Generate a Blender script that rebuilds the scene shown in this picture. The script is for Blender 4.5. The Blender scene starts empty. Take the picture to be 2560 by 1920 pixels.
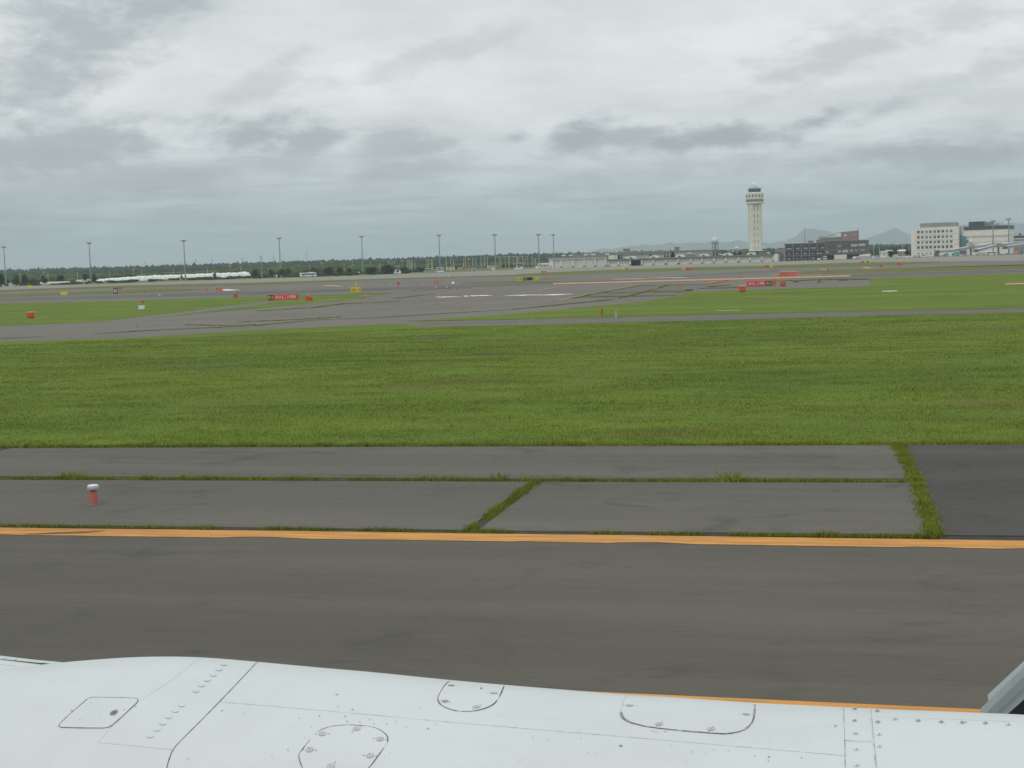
import bpy, bmesh, math, random
import numpy as np
from mathutils import Vector, Matrix

random.seed(7)
rng = np.random.default_rng(7)
SC = bpy.context.scene
COL = SC.collection

# ------------------------------------------------------------------ camera
F_PX, EYE = 3800.0, 5.0                 # focal length in photo pixels (2560 wide), eye height
PITCH, ROLL, HEAD = math.atan(304.8 / 3800.0), math.radians(1.83), math.radians(15.0)
hd = Vector((-math.sin(HEAD), math.cos(HEAD), 0.0))
rt = Vector((math.cos(HEAD), math.sin(HEAD), 0.0))
upv = Vector((0, 0, 1))
FWD = hd * math.cos(PITCH) - upv * math.sin(PITCH)
UP0 = upv * math.cos(PITCH) + hd * math.sin(PITCH)
RGT = rt * math.cos(ROLL) - UP0 * math.sin(ROLL)
UPC = UP0 * math.cos(ROLL) + rt * math.sin(ROLL)
cam_d = bpy.data.cameras.new("camera")
cam_d.sensor_width = 36.0
cam_d.lens = 36.0 * F_PX / 2560.0
cam_d.clip_start, cam_d.clip_end = 0.1, 40000.0
cam = bpy.data.objects.new("camera", cam_d)
cam.matrix_world = Matrix(((RGT.x, UPC.x, -FWD.x, 0), (RGT.y, UPC.y, -FWD.y, 0), (RGT.z, UPC.z, -FWD.z, EYE), (0, 0, 0, 1)))
COL.objects.link(cam)
SC.camera = cam

# ------------------------------------------------------------------ world: overcast sky
SUN_EL, SUN_AZ = math.radians(52), math.radians(200)      # sun direction, measured clockwise from +Y
world = bpy.data.worlds.new("World")
SC.world = world
world.use_nodes = True
nt = world.node_tree
nt.nodes.clear()
class NB:
    """tiny node-tree helper"""
    def __init__(s, tree): s.t = tree
    def n(s, typ, **kw):
        nd = s.t.nodes.new(typ)
        for k, v in kw.items():
            setattr(nd, k, v)
        return nd
    def link(s, a, b): s.t.links.new(a, b)
    def val(s, sock, v):
        if hasattr(v, 'is_output') or isinstance(v, bpy.types.NodeSocket): s.link(v, sock)
        else: sock.default_value = v
    def math(s, op, a, b=None, c=None, clamp=False):
        nd = s.n('ShaderNodeMath', operation=op); nd.use_clamp = clamp
        s.val(nd.inputs[0], a)
        if b is not None: s.val(nd.inputs[1], b)
        if c is not None: s.val(nd.inputs[2], c)
        return nd.outputs[0]
    def vmath(s, op, a, b=None):
        nd = s.n('ShaderNodeVectorMath', operation=op)
        s.val(nd.inputs[0], a)
        if b is not None: s.val(nd.inputs[1], b)
        return nd.outputs['Value'] if op in ('DOT_PRODUCT', 'LENGTH') else nd.outputs[0]
    def rng(s, v, a, b, c, d, smooth=True):
        nd = s.n('ShaderNodeMapRange'); nd.interpolation_type = 'SMOOTHSTEP' if smooth else 'LINEAR'
        s.val(nd.inputs[0], v)
        for i, q in enumerate((a, b, c, d)): nd.inputs[1 + i].default_value = q
        return nd.outputs[0]
    def noise(s, vec, scale, detail=4.0, rough=0.5, dist=0.0, color=False):
        nd = s.n('ShaderNodeTexNoise')
        if vec is not None: s.link(vec, nd.inputs['Vector'])
        nd.inputs['Scale'].default_value = scale; nd.inputs['Detail'].default_value = detail
        nd.inputs['Roughness'].default_value = rough; nd.inputs['Distortion'].default_value = dist
        return nd.outputs['Color' if color else 0]
    def mix(s, f, a, b, blend='MIX'):
        nd = s.n('ShaderNodeMix', data_type='RGBA', blend_type=blend)
        s.val(nd.inputs[0], f)
        for sk, v in ((nd.inputs[6], a), (nd.inputs[7], b)):
            if isinstance(v, tuple): sk.default_value = (*v[:3], 1)
            else: s.link(v, sk)
        return nd.outputs[2]

def ray(px, py):
    d = FWD * F_PX + RGT * (px - 1280.0) - UPC * (py - 960.0)
    return d.normalized()

w = NB(nt)
tc = w.n('ShaderNodeTexCoord').outputs['Generated']
sky = w.n('ShaderNodeTexSky', sky_type='NISHITA')
sky.sun_disc = False; sky.sun_elevation = SUN_EL; sky.sun_rotation = SUN_AZ
ax = w.vmath('DOT_PRODUCT', tc, tuple(rt))
ay = w.vmath('DOT_PRODUCT', tc, tuple(hd))
sep = w.n('ShaderNodeSeparateXYZ'); w.link(tc, sep.inputs[0]); az = sep.outputs[2]
cmb = w.n('ShaderNodeCombineXYZ'); w.link(ax, cmb.inputs[0]); w.link(ay, cmb.inputs[1])
w.link(w.math('MULTIPLY', az, 2.6), cmb.inputs[2])
flat = cmb.outputs[0]
tilt = w.n('ShaderNodeMapping'); w.link(flat, tilt.inputs[0]); tilt.inputs['Rotation'].default_value = (0, math.radians(-14), 0)
n_big = w.noise(tilt.outputs[0], 5.0, 5, 0.55, 0.2)
n_mid = w.noise(tilt.outputs[0], 14.0, 6, 0.55, 0.15)
n_fine = w.noise(flat, 34.0, 8, 0.64, 0.25)
hzd = w.math('ADD', w.math('MAXIMUM', az, 0.0), 0.055)      # clouds seen in perspective: finer towards the horizon
cpl = w.n('ShaderNodeCombineXYZ'); w.link(w.math('DIVIDE', ax, hzd), cpl.inputs[0]); w.link(w.math('MULTIPLY', w.math('DIVIDE', ay, hzd), 1.0), cpl.inputs[1])
n_pl = w.noise(cpl.outputs[0], 1.15, 8, 0.62, 0.5)
lowb = w.rng(az, 0.03, 0.13, 1.0, 0.25)
wob = w.math('MULTIPLY', w.math('SUBTRACT', n_mid, 0.5), 2.6)
wob2 = w.math('MULTIPLY', w.math('SUBTRACT', n_fine, 0.5), 2.6)
wobs = w.math('ADD', wob, wob2)
front = w.rng(ay, 0.05, 0.3, 0, 1)
# cloud banks: centre in photo px, radii px, tilt (rad), depth of grey
banks = [(150, 130, 330, 105, 0.45, .75), (-80, 250, 260, 60, 0.3, .5), (180, 365, 330, 55, 0.05, .8), (600, 345, 190, 42, 0.12, .9), (790, 350, 90, 36, 0.1, .8),
         (960, 355, 90, 34, 0.15, .6), (1060, 370, 70, 16, .1, .6), (650, 205, 120, 30, .5, .35), (1290, 345, 50, 18, 0, .7), (1110, 130, 260, 30, 0.25, .3),
         (1445, 345, 95, 44, .2, .95), (1570, 340, 130, 24, 0, .8), (1800, 345, 210, 42, .02, 1.0), (2050, 300, 110, 26, .25, .9), (2210, 275, 130, 22, .3, .6),
         (2170, 390, 120, 26, .0, .8), (2330, 385, 220, 40, -.03, .85), (2120, 130, 250, 45, .3, .42), (2330, 60, 300, 40, .1, .35), (1050, 420, 160, 24, .1, .55),
         (430, 440, 420, 42, .05, .5), (1600, 440, 420, 45, .1, .45), (2450, 180, 260, 40, .25, .35), (420, 60, 190, 45, .4, .3)]
acc = None
for (px, py, rx, ry, tl, dep) in banks:
    d0 = ray(px, py)
    cx, cz = d0.dot(rt), d0.z
    dx = w.math('SUBTRACT', ax, cx); dz = w.math('SUBTRACT', az, cz)
    tl2 = tl + 0.03
    u = w.math('ADD', w.math('MULTIPLY', dx, math.cos(tl2) * F_PX / rx), w.math('MULTIPLY', dz, math.sin(tl2) * F_PX / rx))
    v = w.math('SUBTRACT', w.math('MULTIPLY', dz, math.cos(tl2) * F_PX / ry), w.math('MULTIPLY', dx, math.sin(tl2) * F_PX / ry))
    q = w.math('SQRT', w.math('ADD', w.math('MULTIPLY', u, u), w.math('MULTIPLY', v, v)))
    m = w.rng(w.math('ADD', q, wobs), 0.15, 1.45, dep, 0.0)
    acc = m if acc is None else w.math('MAXIMUM', acc, m)
acc = w.math('MULTIPLY', acc, front)
# overcast brightness over elevation (sin of elevation)
ramp = w.n('ShaderNodeValToRGB'); w.link(az, ramp.inputs[0])
cr = ramp.color_ramp; cr.interpolation = 'EASE'
stops = [(0.0, (.33, .41, .44)), (0.03, (.43, .51, .53)), (0.055, (.57, .635, .645)), (0.085, (.74, .785, .79)),
         (0.12, (.80, .84, .845)), (0.17, (.74, .79, .80)), (0.4, (.72, .78, .80)), (1.0, (.90, .94, .97))]
while len(cr.elements) < len(stops): cr.elements.new(0.5)
for e, (p, c) in zip(cr.elements, stops): e.position = p; e.color = (*c, 1)
veil = w.math('ADD', w.math('MULTIPLY', w.math('SUBTRACT', n_big, 0.5), 0.50), w.math('MULTIPLY', w.math('SUBTRACT', n_mid, 0.5), 0.26))
veil = w.math('ADD', w.math('ADD', veil, w.math('MULTIPLY', w.math('SUBTRACT', n_fine, 0.5), 0.14)), 1.0)
veil = w.math('ADD', veil, w.math('MULTIPLY', w.math('MULTIPLY', w.math('SUBTRACT', n_pl, 0.46), 0.95), lowb))
vv = w.n('ShaderNodeVectorMath', operation='SCALE'); w.link(ramp.outputs[0], vv.inputs[0]); w.link(veil, vv.inputs['Scale'])
cloudc = w.mix(w.math('MULTIPLY', acc, 0.95), vv.outputs[0], (.385, .435, .45))
bg1 = w.n('ShaderNodeBackground'); w.link(sky.outputs[0], bg1.inputs[0]); bg1.inputs[1].default_value = 0.06
bg2 = w.n('ShaderNodeBackground'); w.link(cloudc, bg2.inputs[0]); bg2.inputs[1].default_value = 1.0
mixs = w.n('ShaderNodeMixShader'); mixs.inputs[0].default_value = 0.96
w.link(bg1.outputs[0], mixs.inputs[1]); w.link(bg2.outputs[0], mixs.inputs[2])
wo = w.n('ShaderNodeOutputWorld'); w.link(mixs.outputs[0], wo.inputs[0])

sl = bpy.data.lights.new("sun", 'SUN'); sl.energy = 0.6; sl.angle = math.radians(25); sl.color = (1, .97, .92)
so = bpy.data.objects.new("sun", sl); COL.objects.link(so)
sd = Vector((math.sin(SUN_AZ) * math.cos(SUN_EL), math.cos(SUN_AZ) * math.cos(SUN_EL), math.sin(SUN_EL)))
so.rotation_euler = sd.to_track_quat('Z', 'Y').to_euler()
so.location = (0, 0, 60)
vs = SC.view_settings
vs.view_transform = 'Standard'; vs.look = 'None'; vs.exposure = 0.0; vs.gamma = 1.0; vs.use_curve_mapping = False
SC.render.engine = 'CYCLES'
SC.cycles.max_bounces = 6; SC.cycles.volume_bounces = 1
SC.cycles.use_denoising = True

# ------------------------------------------------------------------ photo px -> places
def hy(px):                               # row of the flat horizon
    lo, hi = 300.0, 1100.0
    for _ in range(40):
        m = (lo + hi) / 2
        if ray(px, m).z > 0: lo = m
        else: hi = m
    return lo
def G(px, py, z=0.0):
    d = ray(px, py)
    t = (z - EYE) / d.z
    return Vector((d.x * t, d.y * t, z))
def depth(p): return (Vector(p) - Vector((0, 0, EYE))).dot(FWD)
def PD(px, D):                            # ground point at column px, depth D
    return G(px, hy(px) + F_PX * EYE / D)
def mpp(p): return depth(p) / F_PX        # metres per photo pixel
def facing(p): return math.atan2(p[1], p[0]) - math.pi / 2

# ------------------------------------------------------------------ materials
MATS = {}
def mat(name, col, rough=0.7, var=0.12, scale=1.0, metal=0.0, bump=0.0, spec=0.5, warp=(1, 1, 1), emit=None, dirt=0.0):
    if name in MATS: return MATS[name]
    m = bpy.data.materials.new(name); m.use_nodes = True
    b = NB(m.node_tree); bs = m.node_tree.nodes['Principled BSDF']
    t = b.n('ShaderNodeTexCoord'); mp = b.n('ShaderNodeMapping'); b.link(t.outputs['Object'], mp.inputs[0])
    mp.inputs['Scale'].default_value = warp
    n1 = b.noise(mp.outputs[0], scale, 5, 0.6)
    dk = tuple(c * (1 - var) for c in col); lt = tuple(min(1, c * (1 + var)) for c in col)
    c = b.mix(b.rng(n1, .3, .7, 0, 1), dk, lt)
    if dirt > 0:
        n2 = b.noise(mp.outputs[0], scale * 0.23, 6, 0.7)
        c = b.mix(b.rng(n2, .52, .75, 0, dirt), c, (col[0] * .45, col[1] * .42, col[2] * .36))
    b.link(c, bs.inputs['Base Color'])
    bs.inputs['Roughness'].default_value = rough; bs.inputs['Metallic'].default_value = metal
    bs.inputs['Specular IOR Level'].default_value = spec
    if bump > 0:
        bp = b.n('ShaderNodeBump'); bp.inputs['Strength'].default_value = bump
        b.link(b.noise(mp.outputs[0], scale * 6, 4, .6), bp.inputs['Height']); b.link(bp.outputs[0], bs.inputs['Normal'])
    MATS[name] = m
    return m

def ground_mat(name, base, alt, streak, grain=0.12, rough=0.9, patch=None, turn=0.0, big=0.03):
    """paved surface: streaks along the strip, blotches, fine grain; object coordinates are world metres"""
    m = bpy.data.materials.new(name); m.use_nodes = True
    b = NB(m.node_tree); bs = m.node_tree.nodes['Principled BSDF']
    t = b.n('ShaderNodeTexCoord').outputs['Object']
    ms = b.n('ShaderNodeMapping'); b.link(t, ms.inputs[0]); ms.inputs['Rotation'].default_value = (0, 0, turn); ms.inputs['Scale'].default_value = (streak, 1, 1)
    s1 = b.noise(ms.outputs[0], 2.2, 6, 0.65)
    s2 = b.noise(t, big, 4, 0.6, 0.6)
    s4 = b.noise(ms.outputs[0], 0.45, 4, 0.6)
    g = b.noise(ms.outputs[0], 34.0, 3, 0.7)
    c = b.mix(b.rng(b.math('ADD', b.math('MULTIPLY', s2, .55), b.math('MULTIPLY', s4, .45)), .36, .64, 0, 1), base, alt)
    s5 = b.noise(ms.outputs[0], 9.0, 4, 0.7); st = b.noise(t, 0.35, 6, 0.7, 1.2)
    f = b.math('ADD', b.math('MULTIPLY', b.math('SUBTRACT', s1, .5), grain * 2.6), b.math('MULTIPLY', b.math('SUBTRACT', g, .5), grain * 4.6))
    f = b.math('ADD', f, b.math('MULTIPLY', b.math('SUBTRACT', s5, .5), grain * 2.4))
    f = b.math('SUBTRACT', f, b.rng(st, .52, .74, 0, grain * 2.6)); sm = b.noise(ms.outputs[0], .16, 5, .6, 1.0)
    f = b.math('ADD', f, b.math('MULTIPLY', b.math('SUBTRACT', sm, .5), grain * 3.4))
    sc = b.n('ShaderNodeVectorMath', operation='SCALE'); b.link(c, sc.inputs[0]); b.link(b.math('ADD', f, 1.0), sc.inputs['Scale'])
    b.link(sc.outputs[0], bs.inputs['Base Color'])
    bs.inputs['Roughness'].default_value = rough; bs.inputs['Specular IOR Level'].default_value = 0.25
    bp = b.n('ShaderNodeBump'); bp.inputs['Strength'].default_value = 0.25; bp.inputs['Distance'].default_value = 0.02
    b.link(g, bp.inputs['Height']); b.link(bp.outputs[0], bs.inputs['Normal'])
    return m

def grass_mat(name, dark, mid, light, dry=None, fine=1.0, blades=False):
    m = bpy.data.materials.new(name); m.use_nodes = True
    b = NB(m.node_tree); bs = m.node_tree.nodes['Principled BSDF']
    t = b.n('ShaderNodeNewGeometry').outputs['Position']
    ms = b.n('ShaderNodeMapping'); b.link(t, ms.inputs[0]); ms.inputs['Scale'].default_value = (0.45, 1, 1)
    a = b.noise(ms.outputs[0], 0.09, 5, 0.6, 0.5)
    c2 = b.noise(ms.outputs[0], 0.55, 5, 0.62, 0.3)
    c3 = b.noise(t, 5.5 * fine, 4, 0.65)
    v = b.math('ADD', b.math('ADD', b.math('MULTIPLY', a, .46), b.math('MULTIPLY', c2, .36)), b.math('MULTIPLY', c3, .28 if not blades else .12))
    r = b.n('ShaderNodeValToRGB'); b.link(v, r.inputs[0])
    e = r.color_ramp.elements; e[0].position = .41; e[0].color = (*dark, 1); e[1].position = .66; e[1].color = (*light, 1)
    k = r.color_ramp.elements.new(.53); k.color = (*mid, 1)
    c = r.outputs[0]
    if dry:
        d1 = b.noise(ms.outputs[0], 0.16, 4, .55, .8)
        c = b.mix(b.rng(d1, .56, .74, 0, .7), c, dry)
    if blades:
        at = b.n('ShaderNodeAttribute', attribute_name='tint')
        sc = b.n('ShaderNodeVectorMath', operation='SCALE'); b.link(c, sc.inputs[0]); b.link(at.outputs['Fac'], sc.inputs['Scale'])
        c = sc.outputs[0]
        gn = b.n('ShaderNodeNewGeometry').outputs['Normal']; b.link(b.vmath('NORMALIZE', b.vmath('ADD', gn, (0, 0, 1.6))), bs.inputs['Normal'])
    b.link(c, bs.inputs['Base Color']); bs.inputs['Roughness'].default_value = 0.85
    bs.inputs['Specular IOR Level'].default_value = 0.15
    if not blades:
        bp = b.n('ShaderNodeBump'); bp.inputs['Strength'].default_value = 0.5; bp.inputs['Distance'].default_value = .15
        b.link(c3, bp.inputs['Height']); b.link(bp.outputs[0], bs.inputs['Normal'])
    return m

# ------------------------------------------------------------------ mesh builder
class MB:
    def __init__(s): s.v = []; s.f = []
    def add(s, vs, fs):
        o = len(s.v); s.v += [tuple(p) for p in vs]; s.f += [tuple(i + o for i in f) for f in fs]; return s
    def box(s, x0, x1, y0, y1, z0, z1):
        return s.add([(x0, y0, z0), (x1, y0, z0), (x1, y1, z0), (x0, y1, z0), (x0, y0, z1), (x1, y0, z1), (x1, y1, z1), (x0, y1, z1)],
                     [(3, 2, 1, 0), (4, 5, 6, 7), (0, 1, 5, 4), (1, 2, 6, 5), (2, 3, 7, 6), (3, 0, 4, 7)])
    def frust(s, cx, cy, z0, z1, a0, b0, a1, b1):
        return s.add([(cx - a0, cy - b0, z0), (cx + a0, cy - b0, z0), (cx + a0, cy + b0, z0), (cx - a0, cy + b0, z0),
                      (cx - a1, cy - b1, z1), (cx + a1, cy - b1, z1), (cx + a1, cy + b1, z1), (cx - a1, cy + b1, z1)],
                     [(3, 2, 1, 0), (4, 5, 6, 7), (0, 1, 5, 4), (1, 2, 6, 5), (2, 3, 7, 6), (3, 0, 4, 7)])
    def prism(s, poly, y0, y1):            # poly in x,z (counter-clockwise seen from -y) extruded along y
        n = len(poly)
        vs = [(x, y0, z) for x, z in poly] + [(x, y1, z) for x, z in poly]
        return s.add(vs, [tuple(range(n)), tuple(range(2 * n - 1, n - 1, -1))] + [(i, i + n, (i + 1) % n + n, (i + 1) % n) for i in range(n)])
    def prismx(s, poly, x0, x1):           # poly in y,z extruded along x
        n = len(poly)
        vs = [(x0, y, z) for y, z in poly] + [(x1, y, z) for y, z in poly]
        return s.add(vs, [tuple(range(n - 1, -1, -1)), tuple(range(n, 2 * n))] + [(i, (i + 1) % n, (i + 1) % n + n, i + n) for i in range(n)])
    def tube(s, p0, p1, r0, r1=None, n=8):
        r1 = r0 if r1 is None else r1
        p0, p1 = Vector(p0), Vector(p1); d = (p1 - p0).normalized()
        a = d.cross(Vector((0, 0, 1)) if abs(d.z) < .9 else Vector((1, 0, 0))).normalized(); b = d.cross(a)
        vs = []
        for p, r in ((p0, r0), (p1, r1)):
            for i in range(n):
                t = 2 * math.pi * i / n; vs.append(p + a * math.cos(t) * r + b * math.sin(t) * r)
        return s.add(vs, [tuple(range(n - 1, -1, -1)), tuple(range(n, 2 * n))] + [(i, (i + 1) % n, (i + 1) % n + n, i + n) for i in range(n)])
    def lathe(s, prof, n=16, cx=0, cy=0, a0=0.0):
        vs = []; m = len(prof)
        for r, z in prof:
            for i in range(n):
                t = 2 * math.pi * i / n + a0; vs.append((cx + math.cos(t) * r, cy + math.sin(t) * r, z))
        fs = [tuple(range(n - 1, -1, -1)), tuple(range((m - 1) * n, m * n))]
        for j in range(m - 1):
            for i in range(n): fs.append((j * n + i, j * n + (i + 1) % n, (j + 1) * n + (i + 1) % n, (j + 1) * n + i))
        return s.add(vs, fs)
    def dome(s, cx, cy, cz, r, low=-0.5, n=18, m=9):
        prof = []
        for j in range(m + 1):
            a = math.asin(low) + (math.pi / 2 - math.asin(low)) * j / m
            prof.append((max(r * math.cos(a), 0.001), cz + r * math.sin(a)))
        return s.lathe(prof, n, cx, cy)
    def build(s, name, m, parent=None, smooth=False, bevel=0.0):
        me = bpy.data.meshes.new(name); me.from_pydata(s.v, [], s.f); me.update()
        if smooth: me.shade_smooth()
        me.materials.append(m)
        o = bpy.data.objects.new(name, me); COL.objects.link(o)
        if parent is not None: o.parent = parent
        if bevel > 0:
            bv = o.modifiers.new("bevel", 'BEVEL'); bv.width = bevel; bv.segments = 2
        return o

def tag(o, label=None, cat=None, group=None, kind=None):
    if label: o['label'] = label
    if cat: o['category'] = cat
    if group: o['group'] = group
    if kind: o['kind'] = kind
    return o
def thing(name, label, cat, loc, rz=0.0, group=None):
    o = bpy.data.objects.new(name, None); COL.objects.link(o)
    o.empty_display_size = 0.5
    o.location = loc; o.rotation_euler = (0, 0, rz)
    return tag(o, label, cat, group)
def solo(name, mb, m, label, cat, loc, rz=0.0, group=None, smooth=False, bevel=0.0):
    o = mb.build(name, m, None, smooth, bevel); o.location = loc; o.rotation_euler = (0, 0, rz)
    return tag(o, label, cat, group)
def copy_tree(o, parent=None):
    c = o.copy(); COL.objects.link(c)
    if parent is not None: c.parent = parent
    for ch in list(o.children): copy_tree(ch, c)
    return c
def sheet(name, pts, z, m, kind='structure', thick=0.0):
    """flat polygon on the ground; pts are world x,y"""
    bm = bmesh.new()
    vs = [bm.verts.new((p[0], p[1], z)) for p in pts]
    f = bm.faces.new(vs)
    if f.normal.z < 0: f.normal_flip()
    bm.normal_update()
    if f.normal.z < 0: f.normal_flip()
    if thick > 0:
        r = bmesh.ops.extrude_face_region(bm, geom=[f])
        for e in r['geom']:
            if isinstance(e, bmesh.types.BMVert): e.co.z -= thick
        bmesh.ops.recalc_face_normals(bm, faces=bm.faces)
    bmesh.ops.triangulate(bm, faces=[f for f in bm.faces if len(f.verts) > 4])
    me = bpy.data.meshes.new(name); bm.to_mesh(me); bm.free(); me.materials.append(m)
    o = bpy.data.objects.new(name, me); COL.objects.link(o)
    if kind: o['kind'] = kind
    return o
def band(top, bot, ext=True):
    """polygon between two px polylines (left to right); optionally run on past the frame"""
    def xt(L):
        if not ext: return [G(*p) for p in L]
        P = [G(*p) for p in L]
        a = P[0] + (P[0] - P[1]).normalized() * min((P[0]).length * .35, 400)
        b = P[-1] + (P[-1] - P[-2]).normalized() * min((P[-1]).length * .35, 400)
        return [a] + P + [b]
    return xt(top) + xt(bot)[::-1]
# ------------------------------------------------------------------ ground
M_GRASS = grass_mat("grass_field", (.090, .138, .014), (.120, .182, .017), (.170, .222, .025), (.14, .125, .040))
M_GRASS_FAR = grass_mat("grass_far", (.095, .11, .024), (.135, .15, .032), (.17, .18, .045), (.14, .12, .055))
M_BLADE = grass_mat("grass_blade", (.108, .162, .013), (.145, .210, .018), (.20, .255, .026), (.19, .175, .045), blades=True)
M_WEED = grass_mat("weed_blade", (.14, .175, .020), (.21, .24, .026), (.30, .31, .04), (.26, .23, .06), blades=True)
M_RUN = ground_mat("runway_asphalt", (.106, .097, .078), (.136, .125, .101), .06, .10)
M_SLAB = ground_mat("shoulder_asphalt", (.122, .113, .093), (.154, .142, .117), .06, .12)
M_SLAB2 = ground_mat("dark_shoulder_asphalt", (.070, .066, .060), (.092, .087, .078), .08, .14)
M_TAXI = ground_mat("taxiway_asphalt", (.160, .147, .121), (.195, .180, .149), .3, .08, big=.02)
M_TAXI_D = ground_mat("taxiway_dark", (.118, .112, .103), (.145, .137, .125), .3, .08, big=.03)
M_APRON = ground_mat("apron_concrete", (.25, .238, .196), (.285, .272, .226), .3, .05, big=.02)
M_ROAD = ground_mat("service_road", (.138, .128, .106), (.175, .162, .136), .2, .10, big=.05)
M_SOIL = mat("joint_soil", (.05, .045, .03), .95, .3, 3)
M_YEL = mat("yellow_paint", (.60, .265, .045), .7, .22, 5, warp=(.12, 1, 1), dirt=.6)
M_YELF = mat("faded_yellow_paint", (.36, .25, .09), .8, .15, .5)
M_WHT_P = mat("white_paint", (.86, .85, .83), .7, .08, 1)
M_RED_P = mat("red_paint", (.50, .13, .09), .7, .1, 1)
M_ORG_P = mat("orange_paint", (.62, .30, .17), .7, .1, 1)

R = 15500.0
sheet("ground", [(R * math.cos(2 * math.pi * i / 64), R * math.sin(2 * math.pi * i / 64)) for i in range(64)], 0.0, M_GRASS_FAR)

N1 = [(0, 1121), (2560, 1113)]
def gy(px, py): return G(px, py)
edge_a, edge_b = G(*N1[0]), G(*N1[1])
dirx = (edge_b - edge_a).normalized()
ea, eb = edge_a - dirx * 500, edge_b + dirx * 500
back = Vector((dirx.y, -dirx.x, 0)) * 70
sheet("runway", [ea, ea + back, eb + back, eb], 0.004, M_RUN)

# paved network beyond the near grass
mid_top = [(0, 855), (347, 844), (640, 825), (835, 816), (981, 810), (1031, 812), (1046, 817), (1280, 813.5), (1483, 808), (1700, 803), (1920, 797.5), (2240, 788), (2560, 780)]
apron_far = [(0, 716.5), (231, 711), (434, 703.5), (640, 697), (813, 692), (987, 685.5), (1132, 680), (1280, 674.5), (1381, 668), (1517, 662), (1962, 650), (2169, 644), (2282, 639), (2560, 632)]
sheet("taxiway", band(apron_far, mid_top), 0.004, M_TAXI)
mid_bot = [(0, 1121), (2560, 1113)]
mid_poly = band(mid_top, mid_bot)
sheet("grass_strip", mid_poly, 0.012, M_GRASS)

apron_near = [(0, 725), (318, 713.6), (640, 706.4), (1074, 693), (1280, 687), (1381, 680.5), (1555, 673.5), (1772, 667), (1920, 664), (2122, 656.6), (2348, 653.5), (2560, 651.5)]
sheet("apron", band(apron_far, apron_near), 0.010, M_APRON)

f1b_bot = [(0, 730.4), (260, 721), (434, 716.5), (640, 713), (929, 700.6), (1132, 693.9), (1280, 690.5), (1453, 685.5), (1563, 681), (1714, 676.5), (1920, 671.3), (2151, 665), (2232, 662.5), (2350, 656.5)]
f1b_top = [(0, 725), (318, 713.6), (640, 706.4), (1074, 693), (1280, 687), (1381, 680.5), (1555, 673.5), (1772, 667), (1920, 664), (2122, 656.6), (2350, 654)]
def band_l(top, bot):                     # runs on to the left only
    P = [G(*p) for p in top]; Q = [G(*p) for p in bot]
    a = P[0] + (P[0] - P[1]).normalized() * 260; b = Q[0] + (Q[0] - Q[1]).normalized() * 260
    return [a] + P + Q[::-1] + [b]
def band_r(top, bot):
    P = [G(*p) for p in top]; Q = [G(*p) for p in bot]
    a = P[-1] + (P[-1] - P[-2]).normalized() * 260; b = Q[-1] + (Q[-1] - Q[-2]).normalized() * 260
    return P + [a, b] + Q[::-1]
sheet("grass_verge", band_l(f1b_top, f1b_bot), 0.020, M_GRASS_FAR)
sheet("grass_verge", band_l([(0, 737), (202, 730), (376, 722), (506, 722)], [(0, 744), (174, 737.5), (289, 734.5), (434, 729.5), (506, 724)]), 0.020, M_GRASS_FAR)
g2_top = [(1957, 683), (2021, 677), (2076, 675.5), (2205, 672), (2377, 666), (2560, 661.5)]
g2_bot = [(1957, 685.5), (2076, 685), (2160, 683.2), (2359, 677.8), (2560, 671.4)]
sheet("grass_verge", band_r(g2_top, g2_bot), 0.020, M_GRASS_FAR)
l1_top = [(0, 758.5), (260, 753.5), (521, 745), (640, 742), (750, 739), (981, 731)]
l1_bot = [(0, 815), (150, 809), (246, 804), (318, 796), (480, 776), (640, 756), (690, 750.5), (981, 732.5)]
sheet("grass_island", band_l(l1_top, l1_bot), 0.020, M_GRASS)
sheet("grass_island", [G(*p) for p in [(376, 796), (480, 783), (640, 763), (700, 752.5), (981, 732.8), (929, 741), (857, 752.7), (785, 758), (640, 772), (520, 781), (440, 790)]], 0.016, M_GRASS)
r1_top = [(1036, 802.5), (1074, 799), (1280, 785.5), (1454, 768.6), (1627, 752.7), (1694, 739.7), (1728, 729.5), (1920, 723.5), (2059, 719), (2177, 716), (2172, 699), (2209, 694.6), (2380, 689), (2560, 683)]
r1_bot = [(1036, 803.5), (1280, 799), (1560, 792.5), (1830, 786), (1920, 784), (2560, 771.5)]
r1_poly = band_r(r1_top, r1_bot)
sheet("grass_island", r1_poly, 0.020, M_GRASS)
sheet("grass_verge", [G(*p) for p in [(1150, 706.5), (1260, 703.2), (1405, 702.5), (1405, 705.3), (1300, 706.8), (1153, 709.8)]], 0.016, M_GRASS_FAR)
sheet("taxiway_centre", band([(0, 746), (640, 729), (1280, 708), (1600, 699)], [(0, 753), (640, 737), (1280, 715), (1600, 701)], False), 0.008, M_TAXI_D)
sheet("taxiway_centre", band_r([(2040, 690), (2160, 685), (2560, 673.5)], [(2040, 694), (2160, 692.5), (2560, 680.5)]), 0.008, M_TAXI_D)
sheet("taxiway_centre", band([(1650, 693), (1950, 673.5)], [(1650, 696), (1950, 679)], False), 0.009, M_TAXI_D)
sheet("service_road", band_r([(1046, 805), (1280, 800), (1560, 793.5), (1920, 785), (2560, 772.3)], [(1046, 814), (1280, 811), (1483, 806), (1920, 795.5), (2560, 778)]), 0.009, M_ROAD)
sheet("taxiway_fillet", [G(*p) for p in [(1433, 746), (1506, 731), (1601, 714), (1772, 712), (1728, 729), (1694, 739), (1549, 746)]], 0.009, M_ROAD)

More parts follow.
